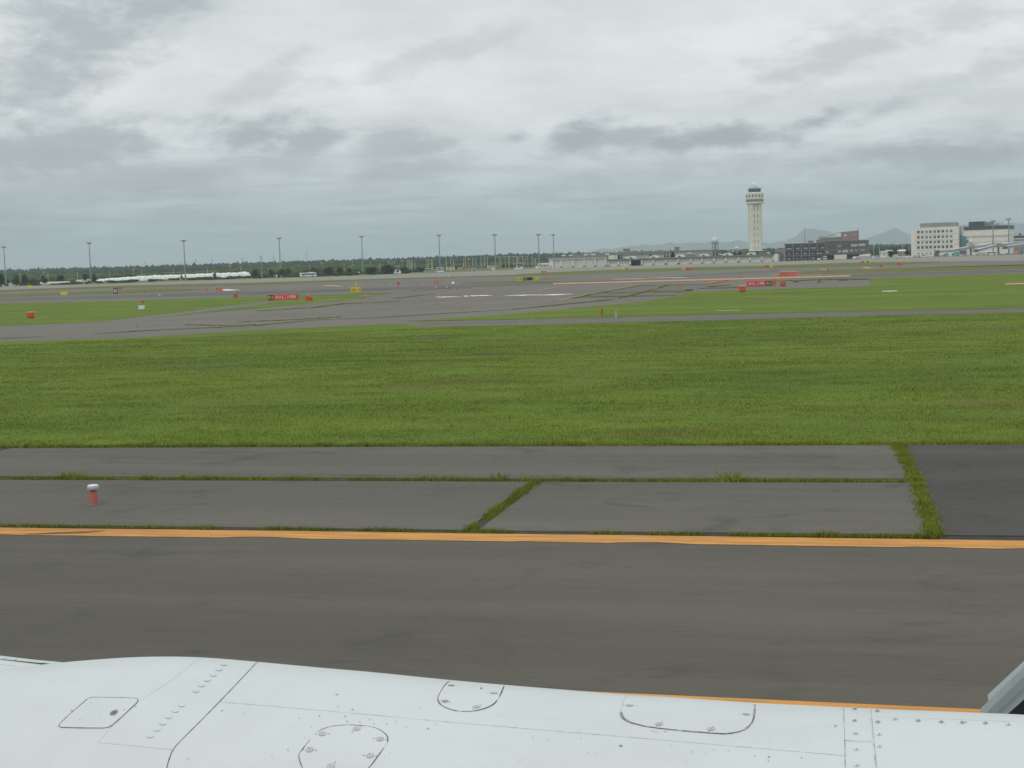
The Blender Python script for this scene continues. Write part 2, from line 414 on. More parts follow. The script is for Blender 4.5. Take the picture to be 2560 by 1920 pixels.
# near shoulder: slabs lifted a little, soil in the joints
soil = sheet("joint_soil", [G(-700, 1119.6), G(-700, 1320), G(0, 1318), G(1280, 1336), G(2330, 1347), G(3200, 1358), G(3200, 1112.3), G(2560, 1114)], 0.012, M_SOIL)
def slab(name, px, m, lab=None):
    o = sheet("slab", [G(*p) for p in px], 0.035, m, None, 0.03); o.parent = soil
    if lab: o['label'] = lab
    return o
slab("slab", [(-700, 1122.5), (10, 1123), (-60, 1134), (-700, 1160)], M_SLAB)
slab("slab", [(30, 1123), (2240, 1116), (2281, 1200), (1280, 1200), (-40, 1193), (-700, 1188), (-700, 1168), (-55, 1141)], M_SLAB)
slab("slab", [(-700, 1196), (0, 1203), (1325, 1208), (1166, 1329), (0, 1315), (-700, 1308)], M_SLAB)
slab("slab", [(1352, 1208), (2285, 1211), (2322, 1341), (1196, 1330)], M_SLAB)
slab("slab", [(2262, 1115.5), (3200, 1112.5), (3200, 1350), (2352, 1342)], M_SLAB2, "darker newer asphalt slab")

# yellow edge line with a worn lower edge
def worn_line(top, bot, n, wear, z=0.010):
    T = []; B = []
    ph = [rng.uniform(0, 6.28) for _ in range(5)]
    for i in range(n + 1):
        a = i / n
        px = top[0][0] + (top[-1][0] - top[0][0]) * a
        ty = np.interp(px, [p[0] for p in top], [p[1] for p in top]); by = np.interp(px, [p[0] for p in bot], [p[1] for p in bot])
        k = max(0, math.sin(px * .0061 + ph[0]) * math.sin(px * .013 + ph[1]) - .15) * wear + abs(math.sin(px * .09 + ph[2])) * .5
        T.append((px, ty)); B.append((px, by - k))
    return band(T, B, False)
sheet("runway_edge_line", worn_line([(-700, 1311), (0, 1320), (1280, 1335), (2560, 1353), (3200, 1362)], [(-700, 1328), (0, 1338), (1280, 1355), (2560, 1374), (3200, 1384)], 160, 4), 0.010, M_YEL)
ln = [G(900, 1704.5), G(2050, 1757)]
d = (ln[1] - ln[0]).normalized(); nrm = Vector((-d.y, d.x, 0))
ctr = ln[1]
sheet("runway_centre_line", [ctr - d * 150 + nrm * .0, ctr + d * 150, ctr + d * 150 - nrm * .34, ctr - d * 150 - nrm * .34], 0.010, M_YEL)
# tyre marks over the edge line
M_TYRE = mat("tyre_rubber_mark", (.15, .09, .04), .9, .3, 2)
def stripe(pts, wpx, m, z, name, kind='structure'):
    P = [G(*p) for p in pts]; L = []; Rr = []
    for i, p in enumerate(P):
        q = (P[min(i + 1, len(P) - 1)] - P[max(i - 1, 0)]).normalized(); n = Vector((-q.y, q.x, 0)); w_ = wpx if not hasattr(wpx, '__len__') else wpx[i]
        L.append(p + n * w_ / 2); Rr.append(p - n * w_ / 2)
    return sheet(name, L + Rr[::-1], z, m, kind)
stripe([(60, 1337), (130, 1334.5), (210, 1332), (262, 1329)], [.02, .16, .2, .03], M_TYRE, 0.016, "tyre_mark")

# taxi lines and painted markings far off
for pts, wd, m_ in [([(941, 771.5), (1074, 761), (1190, 749), (1280, 738), (1404, 715)], .5, M_YELF), ([(878, 760), (960, 750), (1045, 744), (1140, 728), (1210, 720)], .4, M_YELF),
                    ([(1399, 750), (1480, 734), (1560, 719), (1598, 711.5)], .5, M_YELF), ([(1620, 696.5), (1680, 687)], .8, M_YELF),
                    ([(1480, 690), (1500, 692.5)], .8, M_YELF), ([(813, 713.3), (852, 715.8)], 2.2, M_ORG_P), ([(2051, 673.6), (2076, 674.7)], 1.6, M_ORG_P), ([(2160, 668.5), (2177, 670.8)], 1.8, M_ORG_P)]:
    stripe(pts, wd, m_, 0.024, "taxi_line")
def text_mesh(name, txt, w_, h_, m, parent=None, th=0.0, bold=0.0):
    cu = bpy.data.curves.new(name, 'FONT'); cu.body = txt; cu.size = 1; cu.extrude = th; cu.offset = bold; cu.align_x = 'CENTER'; cu.align_y = 'CENTER'
    o = bpy.data.objects.new(name, cu); COL.objects.link(o)
    dg = bpy.context.evaluated_depsgraph_get(); me = bpy.data.meshes.new_from_object(o.evaluated_get(dg))
    bpy.data.objects.remove(o); bpy.data.curves.remove(cu)
    vs = [v.co for v in me.vertices]
    x0, x1 = min(v.x for v in vs), max(v.x for v in vs); y0, y1 = min(v.y for v in vs), max(v.y for v in vs)
    for v in me.vertices:
        v.co.x = (v.co.x - (x0 + x1) / 2) / (x1 - x0) * w_; v.co.y = (v.co.y - (y0 + y1) / 2) / (y1 - y0) * h_
    me.materials.clear(); me.materials.append(m)
    t = bpy.data.objects.new(name, me); COL.objects.link(t)
    if parent: t.parent = parent
    return t
def ground_sign(a, b, txt, deep, label):
    pa, pb = G(*a), G(*b); ux = (pb - pa); L = ux.length; ang = math.atan2(ux.y, ux.x)
    o = MB().add([(-L / 2, -deep / 2, 0), (L / 2, -deep / 2, 0), (L / 2, deep / 2, 0), (-L / 2, deep / 2, 0)], [(0, 1, 2, 3)]).build("painted_marking", M_RED_P)
    o.location = (pa + pb) / 2 + Vector((0, 0, .026)); o.rotation_euler = (0, 0, ang); o['kind'] = 'structure'
    t = text_mesh("lettering", txt, L * .95, deep * .9, M_WHT_P, o, 0, .07); t.location = (0, 0, .006)
ground_sign((1092, 743.5), (1146, 741.5), "01L", 6.5, "")
ground_sign((1158, 741), (1232, 738.5), "19R", 6.5, "")
ground_sign((1280, 738.8), (1337, 738), "01L", 6.5, "")
ground_sign((1350, 737.6), (1421, 736.8), "19R", 6.5, "")
for a, b in [((1536, 698.3), (1552, 698)), ((1556, 697.8), (1576, 697.4)), ((1580, 697.2), (1612, 696.5)), ((1645, 694.8), (1668, 694.5)), ((1672, 694.3), (1694, 694)), ((1697, 694), (1716, 693.8))]:
    stripe([a, b], 3.2, M_WHT_P, 0.024, "painted_dash")
stripe([(553, 724), (584, 726)], 3.5, M_WHT_P, 0.024, "painted_dash")
for a, b in [((90, 795), (120, 794)), ((186, 754.8), (200, 754.6)), ((820, 749), (835, 748.6)), ((906, 740), (925, 738.5)), ((1790, 777), (1850, 776))]:
    stripe([a, b], .35, M_WHT_P, 0.026, "painted_dash")

# ------------------------------------------------------------------ grass blades
def blades(name, P, h, wd, m, tint, z0=0.012, lean=.45, kind='stuff'):
    n = len(P); yaw = rng.uniform(0, 2 * math.pi, n); ln_ = rng.normal(0, lean, n) * h; la = rng.uniform(0, 2 * math.pi, n)
    co = np.zeros((n, 3, 3), np.float32)
    dx, dy = np.cos(yaw) * wd / 2, np.sin(yaw) * wd / 2
    co[:, 0, 0] = P[:, 0] - dx; co[:, 0, 1] = P[:, 1] - dy; co[:, 0, 2] = z0
    co[:, 1, 0] = P[:, 0] + dx; co[:, 1, 1] = P[:, 1] + dy; co[:, 1, 2] = z0
    co[:, 2, 0] = P[:, 0] + np.cos(la) * ln_; co[:, 2, 1] = P[:, 1] + np.sin(la) * ln_; co[:, 2, 2] = z0 + h
    me = bpy.data.meshes.new(name); me.vertices.add(3 * n); me.vertices.foreach_set("co", co.ravel())
    me.loops.add(3 * n); me.loops.foreach_set("vertex_index", np.arange(3 * n, dtype=np.int32))
    me.polygons.add(n); me.polygons.foreach_set("loop_start", np.arange(0, 3 * n, 3, dtype=np.int32))
    at = me.attributes.new("tint", 'FLOAT', 'POINT'); at.data.foreach_set("value", np.repeat(tint, 3).astype(np.float32))
    me.update(calc_edges=True); me.materials.append(m)
    o = bpy.data.objects.new(name, me); COL.objects.link(o)
    if kind: o['kind'] = kind
    return o
def inside(P, poly):
    x, y = P[:, 0], P[:, 1]; c = np.zeros(len(P), bool); n = len(poly); j = n - 1
    for i in range(n):
        xi, yi, xj, yj = poly[i][0], poly[i][1], poly[j][0], poly[j][1]
        c ^= ((yi > y) != (yj > y)) & (x < (xj - xi) * (y - yi) / (yj - yi + 1e-12) + xi); j = i
    return c
def scatter(poly, n, d0, d1, pw=1.6, half=24):
    u = rng.uniform(0, 1, n); k = 2 - pw                # area density falls as 1/d^pw
    d_ = (d0 ** k + u * (d1 ** k - d0 ** k)) ** (1 / k)
    a = math.pi / 2 + HEAD + np.radians(rng.uniform(-half, half, n))
    P = np.stack([np.cos(a) * d_, np.sin(a) * d_], 1)
    return P[inside(P, poly)]
def vnoise(P, cell, seed):
    r = np.random.default_rng(seed); g = r.uniform(0, 1, (256, 256))
    q = P / cell; i = np.floor(q).astype(int); f = q - i; f = f * f * (3 - 2 * f)
    def at(a, b): return g[(i[:, 0] + a) % 256, (i[:, 1] + b) % 256]
    return (at(0, 0) * (1 - f[:, 0]) + at(1, 0) * f[:, 0]) * (1 - f[:, 1]) + (at(0, 1) * (1 - f[:, 0]) + at(1, 1) * f[:, 0]) * f[:, 1]
# bare, brownish scars and small white litter in the near grass
M_BARE = mat("bare_earth", (.085, .070, .038), .95, .3, 1.5)
M_BARE2 = grass_mat("thin_grass", (.05, .06, .018), (.075, .08, .025), (.10, .11, .03))
scars = []
for pts, wd in [([(1035, 846), (1090, 843), (1150, 841.5)], [.2, 1.0, .2]), ([(330, 921), (470, 917), (560, 913), (690, 908)], [.15, .5, .25, .15]), ([(330, 893), (380, 889), (412, 887)], [.3, .6, .2]),
                ([(1180, 884), (1205, 882), (1232, 884)], [.3, 1.0, .2]), ([(300, 862), (600, 858), (850, 852)], [.1, .3, .1])]:
    scars.append([v.co[:2] for v in stripe(pts, [q * 1.6 for q in wd], M_BARE, 0.016, 'bare_earth', 'stuff').data.vertices])

P = scatter(mid_poly, 560000, 38, 120, 1.7)
D_ = np.hypot(P[:, 0], P[:, 1]); nz = vnoise(P * np.array([.5, 1]), 1.3, 3) * .6 + vnoise(P, .45, 4) * .4
keep = rng.uniform(0, 1, len(P)) < .35 + nz
for s_ in scars: keep &= ~(inside(P, s_) & (rng.uniform(0, 1, len(P)) < .85))
if True: P = P[keep]; D_ = D_[keep]; nz = nz[keep]
blades("grass", P, (.025 + .065 * nz ** 2) * rng.uniform(.6, 1.25, len(P)), .013 * (D_ / 40) * rng.uniform(.7, 1.4, len(P)), M_BLADE, rng.uniform(.92, 1.10, len(P)))
P = scatter(r1_poly, 90000, 120, 420, 1.5); D_ = np.hypot(P[:, 0], P[:, 1])
blades("grass", P, .05 * rng.uniform(.4, 1.3, len(P)), .02 * (D_ / 100), M_BLADE, rng.uniform(.92, 1.08, len(P)), .02)
l1_poly = band_l(l1_top, l1_bot)
P = scatter(l1_poly, 70000, 160, 480, 1.5, 30); D_ = np.hypot(P[:, 0], P[:, 1])
blades("grass", P, .05 * rng.uniform(.4, 1.3, len(P)), .02 * (D_ / 100), M_BLADE, rng.uniform(.92, 1.08, len(P)), .02)

def weed_pts(pts, width, per_m, patch=.5, seed=1):
    out = []
    for a, b in zip(pts[:-1], pts[1:]):
        A, B = G(*a), G(*b); L = (B - A).length; n = int(L * per_m)
        u = rng.uniform(0, 1, n); off = rng.normal(0, width / 2, n); q = (B - A).normalized()
        out.append(np.stack([A.x + (B.x - A.x) * u - q.y * off, A.y + (B.y - A.y) * u + q.x * off], 1))
    P = np.concatenate(out); k = vnoise(P, patch, seed)
    return P, k
def weeds(lines, m=M_WEED, name="weeds"):
    PP = []; H = []; W = []
    for pts, width, per_m, h, wd, patch, thr in lines:
        P, k = weed_pts(pts, width, per_m, patch, int(pts[0][0]) % 97 + 1)
        s = k > thr; P = P[s]; k = k[s]
        PP.append(P); H.append(h * (.35 + k) * rng.uniform(.5, 1.3, len(P))); W.append(np.full(len(P), wd) * rng.uniform(.6, 1.5, len(P)))
    P = np.concatenate(PP); return blades(name, P, np.concatenate(H), np.concatenate(W), m, rng.uniform(.75, 1.2, len(P)), .015, .6)
weeds([
    ([(-600, 1120), (0, 1119.5), (2560, 1112), (3100, 1110)], .30, 420, .11, .02, .6, -.1),
    ([(-600, 1195), (0, 1199), (1280, 1204.5), (2270, 1206)], .11, 460, .10, .016, .55, .12),
    ([(150, 1199), (205, 1200)], .22, 260, .24, .02, .3, .1), ([(450, 1201), (520, 1202)], .16, 200, .14, .02, .3, .2),
    ([(1225, 1203), (1262, 1204)], .3, 200, .22, .02, .3, .3), ([(1300, 1205), (1330, 1206)], .2, 320, .15, .02, .3, .1),
    ([(1790, 1204), (1850, 1205)], .3, 200, .26, .02, .3, .3), ([(1400, 1205), (1500, 1206)], .14, 200, .13, .02, .3, .2),
    ([(1345, 1206), (1290, 1246), (1230, 1290), (1176, 1328)], .12, 650, .10, .018, .5, .16),
    ([(2246, 1116), (2290, 1206), (2312, 1270), (2336, 1344)], .17, 900, .09, .02, .4, .10),
    ([(-600, 1312), (0, 1317), (640, 1324), (1170, 1332)], .10, 300, .06, .016, .5, .40),
    ([(1170, 1332), (1700, 1338), (1960, 1341)], .10, 330, .055, .016, .5, .42), ([(1960, 1341), (2345, 1346)], .13, 620, .08, .016, .4, .10),
    ([(1190, 1329), (1260, 1331)], .15, 300, .07, .016, .4, .2), ([(0, 1128), (-60, 1137), (-200, 1146)], .15, 400, .09, .018, .4, .1),
    ([(1432, 1300), (1560, 1301), (1670, 1303)], .05, 40, .02, .03, .3, .3), ([(1560, 1232), (1800, 1233)], .06, 25, .015, .03, .3, .4)])
weeds([
    ([(0, 848), (231, 836), (347, 829), (640, 815), (785, 801), (944, 795), (1074, 787), (1280, 774.5)], 0.10, 63, 0.08, 0.08, 6, 0.21),
    ([(1280, 774), (1352, 767.5), (1532, 750)], 0.11, 99, 0.09, 0.08, 4.5, 0.12),
    ([(463, 813), (579, 815), (640, 812)], 0.13, 54, 0.08, 0.08, 4.5, 0.18), ([(596, 806), (733, 800.5), (854, 793.5)], 0.13, 63, 0.08, 0.08, 4.5, 0.18),
    ([(1433, 746.5), (1506, 731), (1601, 714), (1690, 712.5), (1772, 712)], 0.23, 45, 0.09, 0.14, 7.5, 0.18),
    ([(1454, 743), (1691, 740)], 0.25, 54, 0.11, 0.13, 6, 0.15), ([(1500, 732), (1600, 731), (1708, 729.5)], 0.40, 72, 0.11, 0.16, 6, 0.18),
    ([(1549, 746.5), (1616, 729), (1671, 714)], 0.23, 54, 0.09, 0.13, 6, 0.12), ([(1714, 728), (1730, 727)], 0.17, 81, 0.26, 0.13, 4.5, 0.06),
    ([(640, 778), (700, 775), (785, 770), (860, 760), (1000, 754)], 0.28, 40, 0.09, 0.16, 12, 0.27), ([(860, 757), (929, 752), (1088, 736)], 0.28, 40, 0.09, 0.16, 12, 0.24),
    ([(1030, 727), (1130, 721)], 0.25, 40, 0.09, 0.16, 12, 0.24), ([(1080, 722.5), (1180, 720.5)], 0.20, 27, 0.09, 0.16, 12, 0.24),
    ([(1773, 718), (1900, 707), (1980, 702)], 0.50, 40, 0.15, 0.20, 9, 0.27), ([(1985, 709), (1992, 703), (2055, 700), (2170, 699)], 0.35, 54, 0.19, 0.20, 9, 0.18),
    ([(1745, 722), (1800, 721), (1860, 719)], 0.40, 31, 0.15, 0.20, 9, 0.27), ([(2045, 708), (2050, 703)], 0.15, 27, 0.11, 0.11, 6, 0.24), ([(2096, 702.5), (2120, 702)], 0.20, 36, 0.15, 0.13, 6, 0.24),
    ([(1280, 700.5), (1350, 698.5), (1480, 697)], 0.25, 36, 0.09, 0.24, 12, 0.30), ([(1272, 706.5), (1352, 704.8)], 0.25, 54, 0.09, 0.24, 12, 0.18),
    ([(1290, 697.5), (1380, 696)], 0.40, 45, 0.11, 0.24, 12, 0.24), ([(1018, 803.5), (1280, 799.5), (1560, 793)], 0.10, 54, 0.08, 0.08, 6, 0.18),
    ([(690, 739.5), (760, 738)], 0.20, 45, 0.13, 0.16, 7.5, 0.18)], name="far_weeds")
# ------------------------------------------------------------------ the aircraft's engine cowling below the window
M_COWL = None
def cowl_mat():
    m = bpy.data.materials.new("white_aircraft_paint"); m.use_nodes = True
    b = NB(m.node_tree); bs = m.node_tree.nodes['Principled BSDF']
    t = b.n('ShaderNodeTexCoord').outputs['Object']
    n1 = b.noise(t, 2.6, 5, .6, .5); n2 = b.noise(t, 30, 4, .7)
    ms = b.n('ShaderNodeMapping'); b.link(t, ms.inputs[0]); ms.inputs['Scale'].default_value = (.25, 1, 1)
    n3 = b.noise(ms.outputs[0], 9, 5, .65)
    c = b.mix(b.rng(n1, .35, .7, 0, 1), (.68, .71, .70), (.64, .67, .655))
    c = b.mix(b.rng(n3, .55, .8, 0, .28), c, (.56, .60, .56))
    c = b.mix(b.rng(n2, .62, .8, 0, .18), c, (.52, .53, .50))
    b.link(c, bs.inputs['Base Color'])
    b.link(b.rng(n3, .3, .8, .34, .6), bs.inputs['Roughness'])
    bs.inputs['Specular IOR Level'].default_value = .4
    return m
M_COWL = cowl_mat()
M_GAP = mat("panel_gap", (.10, .09, .08), .8, .5, 25, warp=(1, 1, 1))
M_GAP2 = mat("faint_gap", (.60, .63, .62), .7, .25, 30)
M_GAP3 = mat("very_faint_gap", (.62, .645, .63), .6, .2, 30)
M_SEAL = mat("brown_sealant", (.36, .34, .31), .7, .45, 40)
M_RIV = mat("rivet_metal", (.42, .43, .42), .5, .2, 50)
M_SCRW = mat("screw_dark", (.12, .11, .10), .6, .3, 60)
M_RING = mat("stained_ring", (.47, .45, .40), .6, .2, 60)
M_REDM = mat("red_alignment_mark", (.42, .16, .12), .7, .1, 60)
M_CHIP = mat("chipped_paint", (.20, .20, .19), .7, .4, 60)
CY = 4.3
sil = [(0, 1685.5), (47, 1673), (102, 1665.5), (160, 1658), (203, 1653), (300, 1645.5), (370, 1641.5), (439, 1640.5), (529, 1644), (643, 1654.5), (814, 1670.5), (900, 1677), (1117, 1699.5),
       (1261, 1712), (1571, 1737), (1668, 1741.5), (1883, 1757), (2176, 1771), (2560, 1786)]
def phi_of(d): return math.atan2(-d.z, d.y)
ph0 = phi_of(ray(2560, 1786)); R0 = 1.2
CZ = (-R0 - CY * math.sin(ph0)) / math.cos(ph0)
tab = []
for px, py in sil:
    d = ray(px, py); p = phi_of(d); r = -(CY * math.sin(p) + CZ * math.cos(p)); t = CY * math.cos(p) - CZ * math.sin(p)
    tab.append((t * math.cos(p) / d.y * d.x, r))
TX = np.array([-3.9, -3.7] + [a for a, _ in tab] + [1.2, 2.4]); TR = np.array([0, 0] + [b for _, b in tab] + [tab[-1][1] - .02, tab[-1][1] - .10])
TR[1] = tab[0][1] - .16; TR[0] = tab[0][1] - .27
xs_f = np.linspace(-3.9, 2.4, 400); rr = np.interp(xs_f, TX, TR)
k = np.exp(-np.linspace(-2, 2, 25) ** 2); k /= k.sum()
rp = np.pad(rr, 12, mode='reflect', reflect_type='odd'); rr = np.convolve(rp, k, 'valid')
def cr_(x): return float(np.interp(x, xs_f, rr))
def S(px, py, off=0.0):
    d = ray(px, py)
    def g(t):
        return math.hypot(d.y * t - CY, d.z * t - CZ) - cr_(d.x * t)
    p = phi_of(d); tt = (CY * math.cos(p) - CZ * math.sin(p)) / math.hypot(d.y, d.z)
    if g(tt) > 0: t = tt
    else:
        a, c = 0.5, tt
        for _ in range(40):
            m = (a + c) / 2
            if g(m) > 0: a = m
            else: c = m
        t = c
    x, y, z = d.x * t, d.y * t, d.z * t
    n = Vector((0, y - CY, z - CZ)).normalized(); dr = (cr_(x + .02) - cr_(x - .02)) / .04; n = (n - Vector((dr, 0, 0))).normalized()
    return Vector((x, y, z + EYE)) + n * off, n
eng = thing("aircraft_engine", "white aircraft engine cowling seen from the cabin window, across the bottom of the photo", "aircraft engine", (0, 0, 0))
NA = 160; xs_c = np.concatenate([np.linspace(-3.9, -2.6, 40), np.linspace(-2.58, .5, 100), np.linspace(.55, 2.4, 20)])
V = []; Fc = []
for x in xs_c:
    r = cr_(x)
    for i in range(NA):
        a = 2 * math.pi * i / NA; V.append((x, CY + r * math.cos(a), EYE + CZ + r * math.sin(a)))
for j in range(len(xs_c) - 1):
    for i in range(NA):
        Fc.append((j * NA + i, j * NA + (i + 1) % NA, (j + 1) * NA + (i + 1) % NA, (j + 1) * NA + i))
# inlet: lip rolls inward
base = len(V); r0 = cr_(-3.9)
for q, (dx, dr) in enumerate([(-.05, -.03), (-.07, -.08), (-.04, -.13), (.15, -.17), (.9, -.18)]):
    for i in range(NA):
        a = 2 * math.pi * i / NA; V.append((-3.9 + dx, CY + (r0 + dr) * math.cos(a), EYE + CZ + (r0 + dr) * math.sin(a)))
ringi = [0] + [base + q * NA for q in range(5)]
for q in range(5):
    for i in range(NA): Fc.append((ringi[q + 1] + i, ringi[q + 1] + (i + 1) % NA, ringi[q] + (i + 1) % NA, ringi[q] + i))
mb = MB(); mb.add(V, Fc); mb.build("cowling", M_COWL, eng, smooth=True)
fan = MB(); fan.tube((-3.02, CY, EYE + CZ), (-3.0, CY, EYE + CZ), r0 - .17, r0 - .17, 48); fan.tube((-3.35, CY, EYE + CZ), (-3.0, CY, EYE + CZ), .05, .32, 24)
fan.build("fan", M_SCRW, eng)
noz = MB(); noz.tube((2.38, CY, EYE + CZ), (2.9, CY, EYE + CZ), cr_(2.38) - .02, cr_(2.38) - .3, 48); noz.build("exhaust_nozzle", M_RIV, eng)

def dens(pts, step=8, closed=False):
    out = []; L = pts + ([pts[0]] if closed else [])
    for a, b in zip(L[:-1], L[1:]):
        n = max(1, int(math.dist(a, b) / step))
        out += [(a[0] + (b[0] - a[0]) * i / n, a[1] + (b[1] - a[1]) * i / n) for i in range(n)]
    if not closed: out.append(pts[-1])
    return out
def smooth_loop(pts, it=2, closed=True):
    for _ in range(it):
        q = []; n = len(pts)
        rngi = range(n) if closed else range(n - 1)
        if not closed: q.append(pts[0])
        for i in rngi:
            a, b = pts[i], pts[(i + 1) % n]
            q += [(a[0] * .75 + b[0] * .25, a[1] * .75 + b[1] * .25), (a[0] * .25 + b[0] * .75, a[1] * .25 + b[1] * .75)]
        if not closed: q.append(pts[-1])
        pts = q
    return pts
def ribbon(name, pts, w_mm, m, off=.0008, parent=None, closed=False, wob=0.0, smooth=0, skip=None):
    if smooth: pts = smooth_loop(pts, smooth, closed)
    pts = dens(pts, 7, closed)
    P = [S(x, y, off) for x, y in pts]; n = len(P); V = []; Fs = []
    for i in range(n):
        a = P[(i - 1) % n if closed else max(i - 1, 0)][0]; c = P[(i + 1) % n if closed else min(i + 1, n - 1)][0]
        t = (c - a).normalized(); s_ = t.cross(P[i][1]).normalized()
        ww = w_mm / 2000 * (1 + wob * (random.random() - .5) * 2)
        V += [P[i][0] + s_ * ww, P[i][0] - s_ * ww]
    for i in range(n if closed else n - 1):
        if skip and skip(i / n): continue
        j = (i + 1) % n; Fs.append((2 * i, 2 * j, 2 * j + 1, 2 * i + 1))
    return MB().add(V, Fs).build(name, m, parent)
def patch(name, pts, m, off, parent, smooth=2):
    pts = smooth_loop(pts, smooth) if smooth else pts
    cx = sum(p[0] for p in pts) / len(pts); cy = sum(p[1] for p in pts) / len(pts); n = len(pts)
    V = [S(cx, cy, off)[0]]; Fs = []; rings = [.15, .35, .55, .75, .9, 1.0]
    for q, k in enumerate(rings):
        for x, y in pts: V.append(S(cx + (x - cx) * k, cy + (y - cy) * k, off)[0])
        for i in range(n):
            a, b = 1 + q * n + i, 1 + q * n + (i + 1) % n
            if q == 0: Fs.append((0, a, b))
            else: Fs.append((a - n, a, b, b - n))
    return MB().add(V, Fs).build(name, m, parent, smooth=True)
def fastener(px, py, parent, stained=False, ang=0.0, r=.0105):
    c, n = S(px, py, 0); u = n.cross(Vector((0, 1, 0))).normalized(); v = n.cross(u)
    f = MB(); nn = 20
    def disc(r0, r1, off, arc=None):
        V = []; Fs = []
        for i in range(nn + 1):
            t = 2 * math.pi * i / nn
            for q in (r0, r1): V.append(c + n * off + (u * math.cos(t) + v * math.sin(t)) * q)
        for i in range(nn):
            Fs.append((2 * i, 2 * i + 1, 2 * i + 3, 2 * i + 2))
        return V, Fs
    o = MB().add(*disc(0.0001, r * 1.0, .0024)).build("fastener", M_RING if stained else M_COWL, parent)
    MB().add(*disc(r * .86, r * 1.0, .0030)).build("outer_ring", M_SEAL, parent); MB().add(*disc(r * .44, r * .52, .0030)).build("inner_ring", M_SEAL, parent)
    MB().add(*disc(0.0001, r * .16, .0031)).build("fastener_slot", M_SCRW, parent)
    dv = u * math.cos(ang) + v * math.sin(ang); pv = n.cross(dv)
    for s_ in (-1, 1):
        q = c + n * .003 + dv * s_ * r * 1.75
        MB().add([q - dv * .003 - pv * .0012, q + dv * .003 - pv * .0012, q + dv * .003 + pv * .0012, q - dv * .003 + pv * .0012], [(0, 1, 2, 3)]).build("alignment_mark", M_REDM, parent)
seam1 = [(646, 1652), (549, 1754.6), (480, 1824), (443.5, 1860), (431, 1876.6), (423, 1897), (417, 1919), (404, 1980), (400, 2050)]
ribbon("panel_seam", seam1, 2.6, M_GAP, parent=eng, smooth=2, wob=.35)
ribbon("panel_seam", [(549, 1754.6), (700, 1767.6), (903, 1785), (1147.5, 1807.5), (1571, 1843), (2112, 1889)], 2.0, M_GAP2, parent=eng, wob=.5)
ribbon("panel_seam", [(2108.6, 1766.5), (2112, 1851.6), (2113, 1920), (2113, 2050)], 1.8, M_SEAL, parent=eng, wob=.6)
ribbon("panel_seam", [(2175.6, 1769), (2183, 1849), (2190, 1920), (2200, 2050)], 4.5, M_GAP2, parent=eng, wob=.4)
ribbon("panel_seam", [(2177, 1769), (2184.5, 1849), (2192, 1920), (2202, 2050)], 1.3, M_SEAL, .0012, parent=eng, wob=.7)
ribbon("panel_seam", [(2112, 1851.6), (2183, 1855)], 1.6, M_SEAL, parent=eng, wob=.5)
ribbon("panel_seam", [(2186, 1791.7), (2560, 1805), (2900, 1816)], 1.8, M_GAP2, parent=eng, wob=.5)
ribbon("panel_seam", [(500, 1645), (430, 1700), (352, 1750)], 1.3, M_GAP3, parent=eng, wob=.3)
ribbon("panel_seam", [(283, 1813), (244, 1856), (433, 1874)], 1.5, M_GAP3, parent=eng, wob=.3)
hatch = [(237, 1743.4), (330.7, 1745.5), (344, 1747), (345.5, 1754), (337.4, 1762), (282, 1813.5), (268.8, 1819.5), (253.8, 1821), (160, 1819.3), (148, 1818), (147, 1811), (213.6, 1752), (223.7, 1745)]
P1 = patch("access_hatch", hatch, M_COWL, .0012, eng, 2); ribbon("hatch_gap", hatch, 2.2, M_GAP, .0016, P1, True, .4, 2)
lt = [(285 + 11.5 * math.cos(t) * .85 - 4.8 * math.sin(t) * .5, 1783 - 11.5 * math.cos(t) * .42 - 4.8 * math.sin(t) * .9) for t in np.linspace(0, 2 * math.pi, 16, False)]
M_LATCH = mat("grey_latch", (.20, .19, .22), .5, .2, 40)
patch("latch", lt, M_LATCH, .0032, P1, 1)
lt2 = [(285 + (x - 285) * .25, 1783 + (y - 1783) * .3) for x, y in lt]; patch("latch_pin", lt2, M_SCRW, .0045, P1, 0)
oval = [(866.7, 1812.7), (916.5, 1815.3), (943.6, 1821.5), (963, 1834), (970.5, 1846), (968.5, 1857), (943.6, 1892.5), (921, 1922), (890, 1950), (800, 1965), (765, 1940), (750, 1905), (746, 1888), (758, 1871), (781, 1843), (799, 1826.5), (826, 1816.5)]
P2 = patch("access_panel", oval, M_COWL, .0012, eng, 1)
ribbon("panel_gap", oval, 2.2, M_GAP, .0016, P2, True, .5, 1, skip=lambda f: .17 < f < .20 or .80 < f < .84)
for x, y, a in [(806, 1836, .25), (892, 1823, 1.2), (950, 1849, 0), (774, 1876, .1), (925.5, 1890.7, .1), (828, 1917, 1.3)]: fastener(x, y, P2, False, a)
u_sh = [(1124.8, 1703.5), (1114.8, 1710), (1100, 1732), (1093, 1748), (1100, 1761.6), (1122.8, 1773.6), (1149.6, 1778.8), (1172, 1779.5), (1200, 1775.5), (1225, 1767), (1240, 1756), (1251, 1737.7), (1260.5, 1715)]
P3 = patch("access_panel", u_sh, M_COWL, .0012, eng, 1)
ribbon("panel_gap", u_sh, 2.6, M_GAP, .0016, P3, False, .5, 1, skip=lambda f: .44 < f < .48 or .80 < f < .83)
for x, y, s_, a in [(1128, 1715, 1, 0), (1113, 1754.6, 1, -.3), (1192, 1768.6, 0, 1.2), (1235, 1734, 0, .1)]: fastener(x, y, P3, bool(s_), a)
w_sh = [(1569, 1740), (1561, 1747), (1557.5, 1758), (1551, 1784), (1556, 1797), (1575, 1807), (1620, 1818), (1700, 1827), (1787.5, 1834), (1816, 1835.5), (1854.6, 1829), (1878, 1812), (1885.7, 1791.7), (1887, 1762)]
P4 = patch("access_panel", w_sh, M_COWL, .0012, eng, 1)
